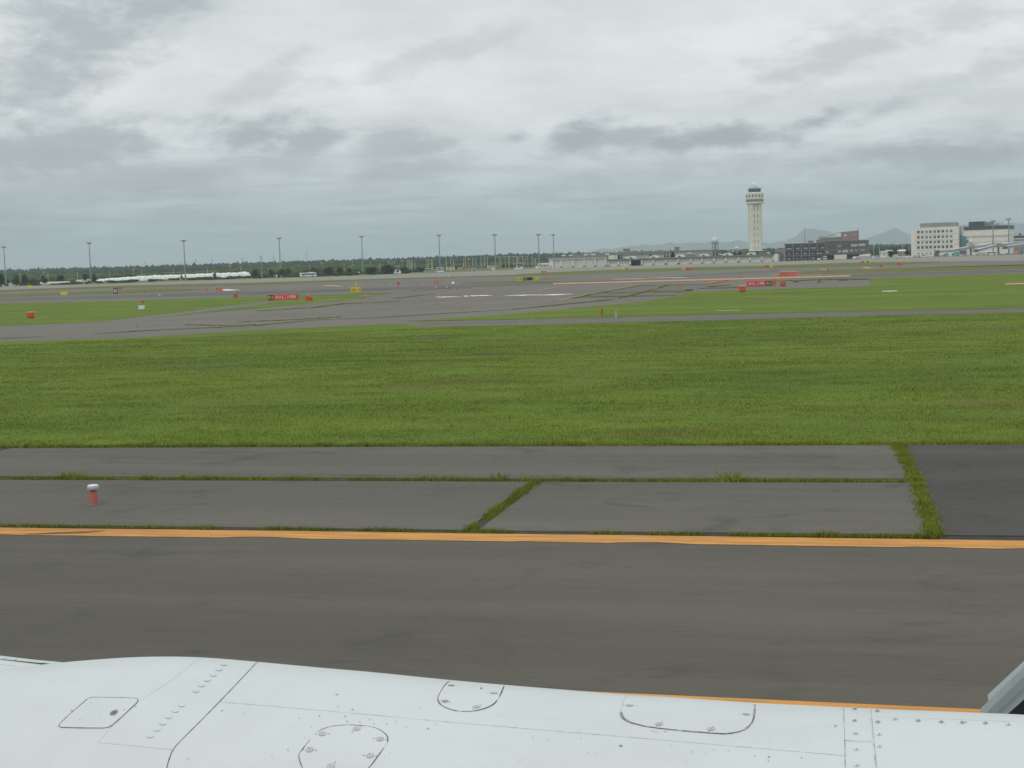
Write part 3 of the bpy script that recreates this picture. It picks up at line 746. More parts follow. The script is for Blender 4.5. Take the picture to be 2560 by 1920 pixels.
ribbon("panel_gap", w_sh[:4], 1.3, M_SEAL, .0016, P4, False, .5, 1)
ribbon("panel_gap", w_sh[3:], 5.2, M_SEAL, .0014, P4, False, .45, 1)
ribbon("panel_gap", w_sh[5:13], 2.2, M_GAP, .0020, P4, False, .7, 1, skip=lambda f: int(f * 29) % 7 == 3)
ribbon("panel_gap", [(1553, 1782), (1560, 1797), (1572, 1804)], 6.5, M_SEAL, .0020, P4, False, .7)
for x, y, a in [(1574, 1765, 0), (1865.6, 1787, .1), (1647.6, 1812, 1.3), (1778, 1824, 1.4)]: fastener(x, y, P4, False, a)
def spot(px, py, rx, ry, m, name, off=.0010, n=9, parent=None, arc=False, rot=0.0):
    pts = []
    for i in range(n):
        t = 2 * math.pi * i / n; x, y = rx * math.cos(t), ry * math.sin(t)
        pts.append((px + x * math.cos(rot) - y * math.sin(rot), py + x * math.sin(rot) + y * math.cos(rot)))
    V = [S(x, y, off)[0] for x, y in pts]
    return MB().add(V, [tuple(range(n))[::-1]]).build(name, m, parent or eng)
for zx, zy in [(1328, 358), (1328, 420), (1333, 487), (1337, 570), (1340, 655), (1447, 370), (1450, 428), (1455, 492), (1458, 555), (1540, 412), (1660, 420), (1780, 427), (1890, 430), (2010, 433), (2130, 440)]:
    x, y = 1500 + zx / 2.087, 1600 + zy / 2.087
    r_ = spot(x, y, 6.0, 3.0, M_RIV if random.random() < .6 else M_COWL, "rivet", .0012, 12); spot(x + 1, y + .4, 2.1, 1.2, M_SCRW, "rivet_centre", .002, 8, r_)
    spot(x, y, 7.2, 3.6, M_GAP2, "rivet_edge", .0008, 12, r_)
for zx, zy in [(1375, 150), (1345, 182), (1310, 215), (1273, 247), (1240, 280), (1203, 314), (1115, 403), (1077, 437), (1037, 475), (1000, 515), (965, 552), (922, 593)]:
    x, y = zx / 2.458, 1600 + zy / 2.458
    q = spot(x, y, 8.3, 3.9, M_GAP3, "covered_rivet", .0015, 14); spot(x, y, 7.6, 3.4, M_COWL, "rivet_cover", .0018, 14, q)
chips = [(842, 1738, 5, 1.6), (845, 1768, 3, 1.2), (881, 1775, 4.5, 1.6), (799, 1791, 3, 2.4), (749, 1797, 3, 1.5), (862, 1792, 4, 1.2), (868, 1805, 2, 2.4), (900, 1807, 2, 2), (924, 1799, 2, 2.2), (935, 1810, 2.5, 1.5),
         (967, 1811, 2.5, 1.2), (990, 1805, 2.5, 1.7), (1017, 1820, 2, 1.5), (1070, 1822.5, 5, 1.6), (1090, 1812.5, 2.5, 1.4), (1049, 1773, 2.5, 1.3), (778, 1819, 2, 1.5), (1333, 1846, 1.6, 2.4), (1369, 1851, 2, 1.5), (1453, 1847, 1.7, 2.2), (1433, 1857, 2, 1.2),
         (1552, 1866, 6, 2.6), (1471, 1884, 1.6, 2), (1492, 1886, 1.3, 1.8), (1606, 1861, 1.4, 1.5), (1677, 1866, 1.4, 1.5), (1728, 1881, 2, 2), (1765, 1883, 2, 1.5), (1785, 1876, 1.6, 2), (1821, 1878, 2, 1.2), (1888, 1891, 2, 2.2), (1922, 1893, 3.6, 2.4), (1921, 1903, 3, 1.8),
         (1925, 1857, 2, 1), (2004, 1896, 3, 1.5), (2089, 1816, 6, 1.8), (1632, 1829, 2.5, 1.8), (1640, 1831, 2.5, 1.8), (1663, 1830, 6, .9), (180, 1778, 4.2, 2), (312, 1775, 2.5, 1), (338, 1767, 4.5, .9), (228, 1757.5, 3, 1), (253, 1793.5, 2.5, 1), (200, 1800, 2.4, 1), (287, 1791, 2, 1.2),
         (1120, 1756, 2, 1), (1203, 1722, 4, 2), (555, 1778, 3, 1.4), (612, 1783, 2.4, .9), (2415, 1806, 3.5, 1.3), (1247, 1790, 2.4, 1), (720, 1876, 3.5, 1.3), (975, 1886, 2, 1.2), (680, 1893, 3, 1), (1300, 1902, 1.6, 2), (470, 1899, 4, 1.2)]
for i in range(24): chips.append((random.uniform(560, 2540), random.uniform(1800, 1915), random.uniform(.8, 1.9), random.uniform(.6, 1.3)))
ch = MB()
for x, y, a, b in chips:
    n = 7; rot = random.uniform(-.5, .3)
    V = []
    for i in range(n):
        t = 2 * math.pi * i / n; k = random.uniform(.6, 1.1); ux, uy = a * .8 * math.cos(t) * k, b * .72 * math.sin(t) * k
        V.append(S(x + ux * math.cos(rot) - uy * math.sin(rot), y + ux * math.sin(rot) + uy * math.cos(rot), .0026)[0])
    ch.add(V, [tuple(range(n))[::-1]])
co = ch.build("paint_chips", M_CHIP, eng); co['kind'] = 'stuff'

# farther pieces of the same aircraft: forward fairing (left) and grey strut over a dark panel (right)
def Q(px, py, Y):
    d = ray(px, py); t = Y / d.y; return Vector((d.x * t, Y, EYE + d.z * t))
M_FAIR = mat("pale_green_edge", (.55, .64, .58), .4, .08, 6)
fa = MB(); Yf = 5.0
top = [Q(-600, 1585, Yf), Q(0, 1641.5, Yf), Q(90, 1652, Yf), (Q(260, 1668, Yf))]
nr = [Q(-600, 1680, Yf - .55), Q(0, 1720, Yf - .55), Q(90, 1722, Yf - .5), Q(260, 1730, Yf - .4)]
V = top + nr + [p - Vector((0, 0, .12)) for p in top] + [p - Vector((0, 0, .12)) for p in nr]
Fs = []
for i in range(3):
    Fs += [(i, i + 1, i + 5, i + 4), (8 + i, 12 + i, 13 + i, 9 + i), (i, 8 + i, 9 + i, i + 1), (4 + i, 5 + i, 13 + i, 12 + i)]
Fs += [(0, 4, 12, 8), (3, 11, 15, 7)]
fairing = fa.add(V, Fs).build("forward_fairing", M_COWL, eng)
ed = MB(); tops = [p + Vector((0, 0, .004)) for p in top]; ntop = [Q(-600, 1601, Yf - .06), Q(0, 1650, Yf - .06), Q(90, 1659, Yf - .06), Q(260, 1671, Yf - .04)]
V = tops + [p + Vector((0, 0, .004)) for p in ntop]; ed.add(V, [(i, i + 1, i + 5, i + 4) for i in range(3)]).build("edge_strip", M_FAIR, fairing)
sm = MB(); a, b = Q(-60, 1670, Yf - .2), Q(18, 1659, Yf - .2); sm.tube(a + Vector((0, 0, .02)), b + Vector((0, 0, .02)), .0008, n=5); a, b = Q(0, 1668, Yf - .25), Q(45, 1673, Yf - .25); sm.tube(a + Vector((0, 0, .01)), b + Vector((0, 0, .01)), .0006, n=5)
c_ = Q(37, 1658, Yf - .15) + Vector((0, 0, .012)); sm.tube(c_, c_ + Vector((.008, 0, .001)), .002, n=6)
sm.build("fairing_seam", M_SEAL, fairing)
Ys = 5.3
M_STRUT = mat("grey_strut_paint", (.33, .365, .36), .45, .08, 8)
M_STRUT2 = mat("darker_grey_strut_paint", (.235, .26, .265), .45, .1, 8)
M_DARK = mat("near_black_panel", (.02, .021, .026), .7, .2, 5)
def slant(pa, pb, m, name, y0, y1, par):
    V = [Q(*p, y0) for p in pa] + [Q(*p, y0) for p in pb]; Wd = [v + Vector((0, y1 - y0, 0)) for v in V]
    # quad in the px plane given by pa (two points along upper edge), pb (two points along lower edge)
    o = MB().add([V[0], V[1], V[3], V[2], Wd[0], Wd[1], Wd[3], Wd[2]], [(0, 3, 2, 1), (4, 5, 6, 7), (0, 1, 5, 4), (1, 2, 6, 5), (2, 3, 7, 6), (3, 0, 4, 7)]).build(name, m, par)
    return o
st = slant([(2452, 1795), (2700, 1556)], [(2478, 1795), (2700, 1590)], M_STRUT2, "strut_edge", Ys, Ys + .1, eng)
st2 = slant([(2478, 1795), (2700, 1590)], [(2508, 1795), (2700, 1623)], M_STRUT, "strut", Ys + .02, Ys + .3, eng)
slant([(2508, 1795), (2700, 1623)], [(2700, 1900), (2900, 1700)], M_DARK, "dark_underpanel", Ys + .32, Ys + .5, eng)  # near-black slab filling the area beneath the strut
# ------------------------------------------------------------------ shared materials for buildings and gear
W = lambda n, c, **k: mat(n, c, **k)
M_CREAM = W("cream_wall", (.76, .74, .64), rough=.8, var=.05, scale=.3, dirt=.12)
M_CREAM2 = W("cream_band", (.80, .78, .69), rough=.8, var=.05, scale=.3)
M_TWR = W("tower_cream", (.68, .65, .56), rough=.8, var=.05, scale=.25, dirt=.12)
M_TWR2 = W("tower_white", (.72, .71, .66), rough=.7, var=.05, scale=.3)
M_GLASS = W("dark_glass", (.05, .07, .085), rough=.15, var=.2, scale=.5)
M_GLASS2 = W("grey_glass", (.16, .19, .20), rough=.2, var=.3, scale=.4)
M_BLIND = W("pale_blind", (.42, .46, .42), rough=.6, var=.15, scale=.8)
M_TEAL = W("teal_glass", (.10, .22, .25), rough=.2, var=.2, scale=.2)
M_BRICK = W("red_brick", (.22, .085, .06), rough=.9, var=.2, scale=1)
M_BROWN = W("brown_cladding", (.125, .115, .118), rough=.85, var=.1, scale=.3)
M_BROWN2 = W("grey_brown_frame", (.20, .185, .185), rough=.85, var=.08, scale=.3)
M_PINK = W("pinkish_render", (.27, .215, .20), rough=.9, var=.06, scale=.3)
M_ROOFG = W("grey_green_roof", (.19, .23, .22), rough=.6, var=.08, scale=.3)
M_SHUT = W("pale_shutter", (.68, .67, .62), rough=.6, var=.06, scale=.5, dirt=.2)
M_SHUT2 = W("warm_shutter", (.64, .595, .54), rough=.6, var=.06, scale=.4, dirt=.15)
M_PIER = W("light_pier", (.70, .70, .63), rough=.8, var=.06, scale=.4)
M_PIERB = W("pier_base", (.28, .26, .24), rough=.8, var=.1, scale=.8)
M_DOORSHADE = W("doorway_shade", (.012, .012, .03), rough=.9, var=.2, scale=.3)
M_TAN = W("tan_roofing", (.33, .315, .25), rough=.8, var=.08, scale=.2)
M_TAN2 = W("tan_wall", (.40, .385, .31), rough=.8, var=.06, scale=.2)
M_WHITE = W("white_metal", (.78, .78, .76), rough=.4, var=.04, scale=.5)
M_WHITEG = W("offwhite_green_dome", (.62, .68, .60), rough=.5, var=.06, scale=.4)
M_GREYM = W("galvanised_steel", (.24, .26, .27), rough=.5, var=.1, scale=.4, metal=.2)
M_GREYL = W("light_grey_metal", (.40, .42, .42), rough=.5, var=.08, scale=.5)
M_DGREY = W("dark_grey_metal", (.075, .085, .09), rough=.6, var=.1, scale=.5)
M_TAUPE = W("taupe_cladding", (.29, .27, .25), rough=.5, var=.06, scale=.15)
M_TYRE2 = W("tyre_rubber", (.02, .02, .02), rough=.9, var=.1, scale=3)
M_ORANGE = W("orange_marker", (.62, .10, .035), rough=.55, var=.08, scale=1.5)
M_ORANGE2 = W("faded_orange", (.66, .20, .10), rough=.6, var=.08, scale=1.5)
M_RED = W("sign_red", (.68, .065, .065), rough=.5, var=.05, scale=2)
M_YSIGN = W("sign_yellow", (.70, .58, .04), rough=.5, var=.05, scale=2)
M_BLACK = W("sign_black", (.02, .022, .03), rough=.6, var=.1, scale=2)
M_LEG = W("sign_letter_white", (.80, .75, .74), rough=.6, var=.03, scale=2)
M_LEGY = W("sign_letter_yellow", (.72, .62, .05), rough=.6, var=.03, scale=2)
M_POLEY = W("pale_yellow_pole", (.66, .66, .42), rough=.6, var=.05, scale=1)
M_AMBER = W("amber_board", (.55, .25, .03), rough=.6, var=.1, scale=1)
M_BEIGE = W("beige_panel", (.62, .58, .48), rough=.7, var=.06, scale=.8)
M_PALEO = W("pale_orange_top", (.82, .61, .44), rough=.6, var=.06, scale=.4)
M_BLUE = W("coach_blue", (.12, .24, .40), rough=.4, var=.06, scale=1)
M_PINKC = W("coach_pink", (.50, .22, .22), rough=.4, var=.06, scale=1)
M_TEALP = W("teal_paint", (.06, .36, .36), rough=.5, var=.1, scale=1)
M_PURP = W("purple_grey_panel", (.33, .30, .46), rough=.5, var=.1, scale=.6)
M_TANB = W("tan_box", (.50, .40, .24), rough=.7, var=.08, scale=.8)
M_TARP = W("white_tarpaulin", (.80, .82, .80), rough=.7, var=.12, scale=.35, bump=.4)
M_GREENR = W("pale_green_roof", (.42, .50, .46), rough=.6, var=.06, scale=.4)

class Facade:
    """vertical wall plane between two ground points given in photo px; local x along it, y away from the camera, z up"""
    def __init__(s, pL, pR):
        s.o = pL if isinstance(pL, Vector) else G(*pL); e = pR if isinstance(pR, Vector) else G(*pR)
        s.u = (e - s.o).normalized(); s.L = (e - s.o).length; s.n = Vector((-s.u.y, s.u.x, 0)); s.rz = math.atan2(s.u.y, s.u.x)
    def at(s, px, py):
        d = ray(px, py); C = Vector((0, 0, EYE)); t = (s.o - C).dot(s.n) / d.dot(s.n); p = C + d * t
        return (p - s.o).dot(s.u), p.z
    def root(s, name, label, cat, group=None): return thing(name, label, cat, s.o, s.rz, group)
    def world(s, x, y, z=0): return s.o + s.u * x + s.n * y + Vector((0, 0, z))

# ------------------------------------------------------------------ control tower
def control_tower():
    base = PD(1889.5, 1560); m = mpp(base); z0 = 0
    def zz(py): return (Vector((0, 0, EYE)) + ray(1889, py) * ((Vector((base.x, base.y, 0))).length / math.hypot(ray(1889, py).x, ray(1889, py).y))).z
    Z = lambda q: zz(440 + q / 8.295)
    U = lambda q: q / 8.295 * m
    r = thing("control_tower", "tall cream airport control tower with white dome on top", "control tower", base, facing(base) + .16)
    hw = U(128); c = U(34)
    oct_ = [(-hw, -hw + c), (-hw + c, -hw), (hw - c, -hw), (hw, -hw + c), (hw, hw - c), (hw - c, hw), (-hw + c, hw), (-hw, hw - c)]
    def prism_z(poly, za, zb, mb=None):
        mb = mb or MB(); n = len(poly); return mb.add([(x, y, za) for x, y in poly] + [(x, y, zb) for x, y in poly], [tuple(range(n - 1, -1, -1)), tuple(range(n, 2 * n))] + [(i, (i + 1) % n, (i + 1) % n + n, i + n) for i in range(n)])
    sc = lambda k: [(x * k, y * k) for x, y in oct_]
    prism_z(oct_, Z(1525), Z(588)).build("shaft", M_TWR, r)
    jj = [Z(q) for q in (1525, 1390, 1290, 1160, 1030, 900, 770)]
    for z in jj[1:]: prism_z(sc(1.006), z - .12, z + .12).build("joint_band", M_CREAM, r)
    prism_z(sc(1.03), Z(1562), Z(1527)).build("plinth_band", M_TWR2, r)
    prism_z(sc(.93), 0, Z(1564)).build("tower_foot", M_BRICK, r)
    for ya, yb in [(600, 720), (800, 860), (925, 987), (1062, 1122), (1197, 1255), (1335, 1390), (1462, 1520)]:
        for s_ in (-1, 1):
            x = s_ * U(34)
            MB().box(x - U(6), x + U(6), -hw - .06, -hw + .3, Z(yb), Z(ya)).build("slit_window", M_GLASS, r)
    n = 16; a0 = math.pi / n
    R_ = U(184)
    MB().lathe([(U(130), Z(590)), (R_ * .94, Z(578)), (R_, Z(570)), (R_, Z(538))], n, a0=a0).build("lower_deck", M_TWR2, r)
    MB().lathe([(R_ * .985, Z(537)), (R_ * .985, Z(486))], n, a0=a0).build("window_band", M_GLASS2, r)
    MB().lathe([(R_ + .1, Z(485)), (R_, Z(480)), (R_ * .99, Z(360)), (U(138), Z(337))], n, a0=a0).build("upper_deck", M_TWR, r)
    for k in range(n):
        a = -math.pi / 2 + 2 * math.pi * k / n
        rr_ = R_ * .99 * math.cos(math.pi / n)
        x, y = math.cos(a) * rr_, math.sin(a) * rr_
        if k % 2 == 0 or True:
            w_ = MB().box(-U(13), U(13), -.15, .15, Z(440), Z(392)).build("square_window", M_GLASS, r); w_.location = (x, y, 0); w_.rotation_euler = (0, 0, a + math.pi / 2)
    MB().lathe([(U(118), Z(336)), (U(132), Z(270))], n, a0=a0).build("cab_glazing", M_GLASS, r)
    for k in range(n):
        a = a0 + 2 * math.pi * k / n; MB().tube((math.cos(a) * U(119), math.sin(a) * U(119), Z(336)), (math.cos(a) * U(133), math.sin(a) * U(133), Z(270)), .12, n=4).build("cab_mullion", M_GREYL, r)
    MB().lathe([(U(138), Z(269)), (U(138), Z(252)), (U(120), Z(250))], n, a0=a0).build("cab_roof", M_GREYL, r)
    q = MB().lathe([(U(86), Z(250)), (U(86), Z(228))], n).build("dome_platform", M_WHITEG, r)
    rl = MB()
    for k in range(12):
        a = 2 * math.pi * k / 12; x, y = math.cos(a) * U(100), math.sin(a) * U(100); rl.box(x - .06, x + .06, y - .06, y + .06, Z(250), Z(228))
        b2 = 2 * math.pi * (k + 1) / 12; rl.tube((x, y, Z(228)), (math.cos(b2) * U(100), math.sin(b2) * U(100), Z(228)), .06, n=4)
    rl.build("railing", M_WHITE, q)['kind'] = 'stuff'
    MB().dome(0, 0, Z(186), U(50), -.85).build("radome", M_WHITE, r, smooth=True)
    # red brick building round its foot
    F = Facade(PD(1828, 1535), PD(1915, 1535)); b = F.root("brick_building", "low red brick building at the foot of the control tower", "building")
    h = F.at(1870, 628.5)[1]
    MB().box(0, F.L, 0, 22, 0, h).build("wall", M_BRICK, b); MB().box(-.5, F.L + .5, -.5, 22.5, h, h + .5).build("roof_edge", M_GREYL, b)
    for i in range(9):
        x = F.L * (i + .5) / 9; MB().box(x - 1.1, x + 1.1, -.08, .3, h - 3.4, h - 1.6).build("window", M_GLASS2, b)
control_tower()

# ------------------------------------------------------------------ radome on legs, small dome
def radome():
    D = 1600; b = PD(1788.5, D); m = mpp(b)
    zz = lambda py: EYE + (hy(1788) - py) * m
    r = thing("radome_tower", "white ball radome raised on a lattice platform", "radome", b, facing(b))
    MB().dome(0, 0, zz(602), 8.4 * m, -.55).build("dome", M_WHITEG, r, smooth=True)
    MB().lathe([(8.6 * m, zz(611)), (8.6 * m, zz(606.5))], 16).build("platform", M_GREYM, r)
    for k in range(8):
        a = k * math.pi / 4; x, y = math.cos(a) * 9.6 * m, math.sin(a) * 9.6 * m; MB().box(x - .15, x + .15, y - .15, y + .15, zz(608), zz(604)).build("rail_post", M_GREYM, r)
    for sx in (-1, 1):
        for sy in (-1, 1): MB().tube((sx * 7.6 * m, sy * 7 * m, 0), (sx * 7.0 * m, sy * 6.5 * m, zz(611)), .55, .45, 6).build("leg", M_GREYM, r)
    MB().tube((0, 0, 0), (0, 0, zz(611)), 2.1 * m, n=12).build("centre_column", M_GREYM, r)
    for sx in (-1, 1):
        MB().tube((sx * 7.4 * m, -7 * m, zz(627)), (-sx * 7.1 * m, -7 * m, zz(616)), .2, n=4).build("brace", M_GREYM, r)
    D = 2250; b = PD(1842, D); m = mpp(b); zz = lambda py: EYE + (hy(1842) - py) * m
    r = thing("small_radome", "small white dome showing over the trees left of the control tower", "radome", b, facing(b))
    MB().dome(0, 0, zz(620.5), 4.6 * m, -.2).build("dome", M_WHITE, r, smooth=True); MB().lathe([(4.4 * m, 0), (4.4 * m, zz(621.5))], 12).build("drum", M_GREYL, r)
    MB().box(-24 * m, -15.5 * m, 0, 6, 0, zz(623)).box(-11 * m, -8 * m, 0, 6, 0, zz(623.4)).build("annex", M_WHITE, r)
radome()

# ------------------------------------------------------------------ long garage with two roof heights
def garages():
    F = Facade(PD(1373.6, 1010), PD(1516.5, 997)); Z = lambda x, y: F.at(x, y)[1]; X = lambda x, y=668: F.at(x, y)[0]
    r = F.root("tall_garage", "tall five door end of the long equipment garage, left section", "garage")
    H = Z(1445, 643.2); dp = 26
    MB().box(0, F.L, 1.2, dp, 0, H).build("wall", M_PIER, r)
    MB().box(-1, F.L + .5, -1.3, dp + 1, H, H + .55).build("roof", M_ROOFG, r)
    MB().box(-.6, F.L + .2, -.4, 1.1, H - 1.2, H - .02).build("fascia", M_PIER, r)
    doors = [(1385.8, 1401.4), (1405.6, 1429.6), (1434.2, 1458.3), (1462.4, 1484), (1491.8, 1515)]
    for a, b in doors:
        xa, xb = X(a), X(b); ht = Z((a + b) / 2, 647.3)
        d_ = MB().box(xa, xb, .75, 1.1, 0, ht).build("garage_door", M_SHUT2, r)
        g = MB()
        for k in range(1, 9): g.box(xa + .1, xb - .1, .70, .74, ht * k / 9 - .04, ht * k / 9 + .04)
        g.build("door_ribs", M_SHUT, d_)['kind'] = 'stuff'
    ed = [0] + [X((doors[i][1] + doors[i + 1][0]) / 2) for i in range(4)] + [F.L - .6]
    for k, x in enumerate(ed):
        wd = 1.6 if k == 0 else .62
        p = MB().box(x - .2 if k == 0 else x - wd, x + 2.9 if k == 0 else x + wd, .1, 1.15, 0, H - 1.22).build("pier", M_PIER, r)
        MB().box(x - wd - .1, x + wd + .1, -.05, .1, 0, 1.2).build("pier_base", M_PIERB, p)
    for a, y in [(1402, 637.3), (1419.7, 636.6), (1457.6, 635.4), (1476, 634.8), (1511, 633.8)]:
        x = X(a); v = MB().box(x - .5, x + .5, 7, 8, H + .5, H + 1.2).build("roof_vent", M_GREYL, r); MB().box(x - 1.2, x + 1.2, 6.4, 8.6, H + 1.2, H + 1.85).build("vent_cap", M_WHITE, v)
    x0, x1 = X(1517), X(1532)
    MB().box(F.L + .6, F.L + 4.4, 2, 12, 0, H + .5).build("stair_block", M_PIER, r)
    e = F.world(F.L, 0)
    F2 = Facade(Vector((e.x, e.y, 0)) + F.u * .7, PD(1942, 960)); Z = lambda x, y: F2.at(x, y)[1]; X = lambda x: F2.at(x, np.interp(x, [1517, 1942], [666, 655]))[0]
    r = F2.root("long_garage", "long low equipment garage with a row of pale doors, one open and dark", "garage")
    H = Z(1730, 643.6); dp = 24
    MB().box(0, F2.L, 1.2, dp, 0, H).build("wall", M_SHUT, r)
    MB().box(-.3, F2.L - 1.5, -1.3, dp, H, H + .5).build("roof", M_ROOFG, r)
    MB().box(-.2, F2.L - 1.6, -1.1, -.8, H - .35, H - .01).build("fascia", M_GREYM, r)
    MB().box(F2.L - 1.4, F2.L + 1.0, -1.3, dp, 0, H + .45).build("end_wall", M_PIER, r)
    pil = [1521, 1546.5, 1575.5, 1604.6, 1633.5, 1664.6, 1696.4, 1726.8, 1755.7, 1785.4, 1815, 1846.9, 1875, 1904.7, 1934]
    for i, p in enumerate(pil):
        x = X(p); q = MB().box(x - .55, x + .55, -.3, 1.15, 0, H - .02).build("pier", M_PIER, r)
        MB().box(x - .75, x + .75, -.45, -.3, 0, 1.15).build("pier_base", M_PIERB if i not in (5, 6, 11) else M_BRICK, q)
        if i < len(pil) - 1:
            xa, xb = x + .6, X(pil[i + 1]) - .6
            if i == 2: d_ = MB().box(xa, xb, .9, 1.15, 0, H * .84).build("doorway_shade_panel", M_DOORSHADE, r)  # dark panel closes the bay, its colour standing for the unlit interior
            else:
                d_ = MB().box(xa, xb, .7, 1.1, 0, H * .80).build("garage_door", M_PIER, r)
                g = MB(); k = 8
                for j in range(k): g.box(xa + (xb - xa) * (j + .28) / k, xa + (xb - xa) * (j + .72) / k, .65, .69, H * .44, H * .52)
                g.build("door_windows", M_GREYM, d_)['kind'] = 'stuff'
    for p in (1577, 1632.6, 1698, 1758.6, 1817, 1877):
        x = X(p); w_ = 2.9; poly = [(x - w_, H + .4)] + [(x - w_ * math.cos(t), H + .4 + 1.75 * math.sin(t)) for t in np.linspace(.25, math.pi - .25, 9)] + [(x + w_, H + .4)]
        d_ = MB().prism(poly[::-1], 1, 5).build("roof_dormer", M_WHITEG, r); MB().prism([(x - 1.2, H + .6), (x + 1.2, H + .6), (x, H + 1.55)], .85, 1.0).build("louvre", M_DGREY, d_)
    for p in (1562, 1748, 1797.7, 1867.8, 1917.5):
        x = X(p); v = MB().box(x - .45, x + .45, 6, 7, H + .45, H + 1.2).build("roof_vent", M_GREYL, r); MB().box(x - 1.1, x + 1.1, 5.4, 7.6, H + 1.2, H + 1.75).build("vent_cap", M_WHITE, v)
    # building behind
    F3 = Facade(PD(1433, 1180), PD(1692, 1130)); Zc = lambda x, y: F3.at(x, y)[1]; Xc = lambda x: F3.at(x, 650)[0]
    r = F3.root("terminal_annex", "long tan flat roofed building rising behind the garage", "building")
    h = Zc(1560, 632.4); MB().box(0, Xc(1692), 0, 60, 0, h).build("wall", M_TAN2, r); MB().box(-1, Xc(1692) + 1, -1, 60, h, h + .5).build("roof", M_TAN, r)
    h2 = Zc(1560, 638); MB().box(Xc(1500), Xc(1690), -16, -.1, 0, h2).build("lower_wing", M_TAN2, r); MB().box(Xc(1500) - .4, Xc(1690), -16.6, -.1, h2, h2 + .4).build("lower_roof", M_ROOFG, r)
    for a, b in [(1588, 1599), (1602, 1614), (1622, 1641), (1644, 1662)]: MB().box(Xc(a), Xc(b), -.12, .2, Zc(1620, 634.8), Zc(1620, 633.2)).build("ribbon_window", M_GREYM, r)
    p = MB().box(Xc(1546), Xc(1556), 8, 12, h, Zc(1550, 623.5)).build("rooftop_tank", M_PINK, r); MB().box(Xc(1545), Xc(1557), 7.6, 12.4, Zc(1550, 623.4), Zc(1550, 622.4)).build("tank_lid", M_BROWN, p)
    s_ = MB().box(Xc(1684), Xc(1690), 2, 6, 0, Zc(1687, 618.5)).build("chimney_stack", M_PINK, r); MB().box(Xc(1683.4), Xc(1690.6), 1.7, 6.3, Zc(1687, 619.2), Zc(1687, 617.8)).build("stack_rim", M_BROWN, s_)
    F4 = Facade(PD(1689, 1050), PD(1717, 1040)); r = F4.root("gabled_annex", "small beige annex with pointed turret right of the tan building", "building")
    h = F4.at(1700, 636)[1]; MB().box(0, F4.L * .85, 0, 10, 0, h).build("wall", M_TAN2, r); MB().box(-.3, F4.L * .86, -.3, 10, h, h + .4).build("roof", M_GREENR, r)
    x = F4.L * .85; h3 = F4.at(1712, 635)[1]; h4 = F4.at(1712, 631)[1]; MB().box(x + .02, x + 4.2, 0, 5, 0, h3).build("turret", M_PINK, r); MB().frust(x + 2.1, 2.5, h3, h4, 2.3, 2.7, .1, .1).build("turret_roof", M_TAN2, r)
garages()

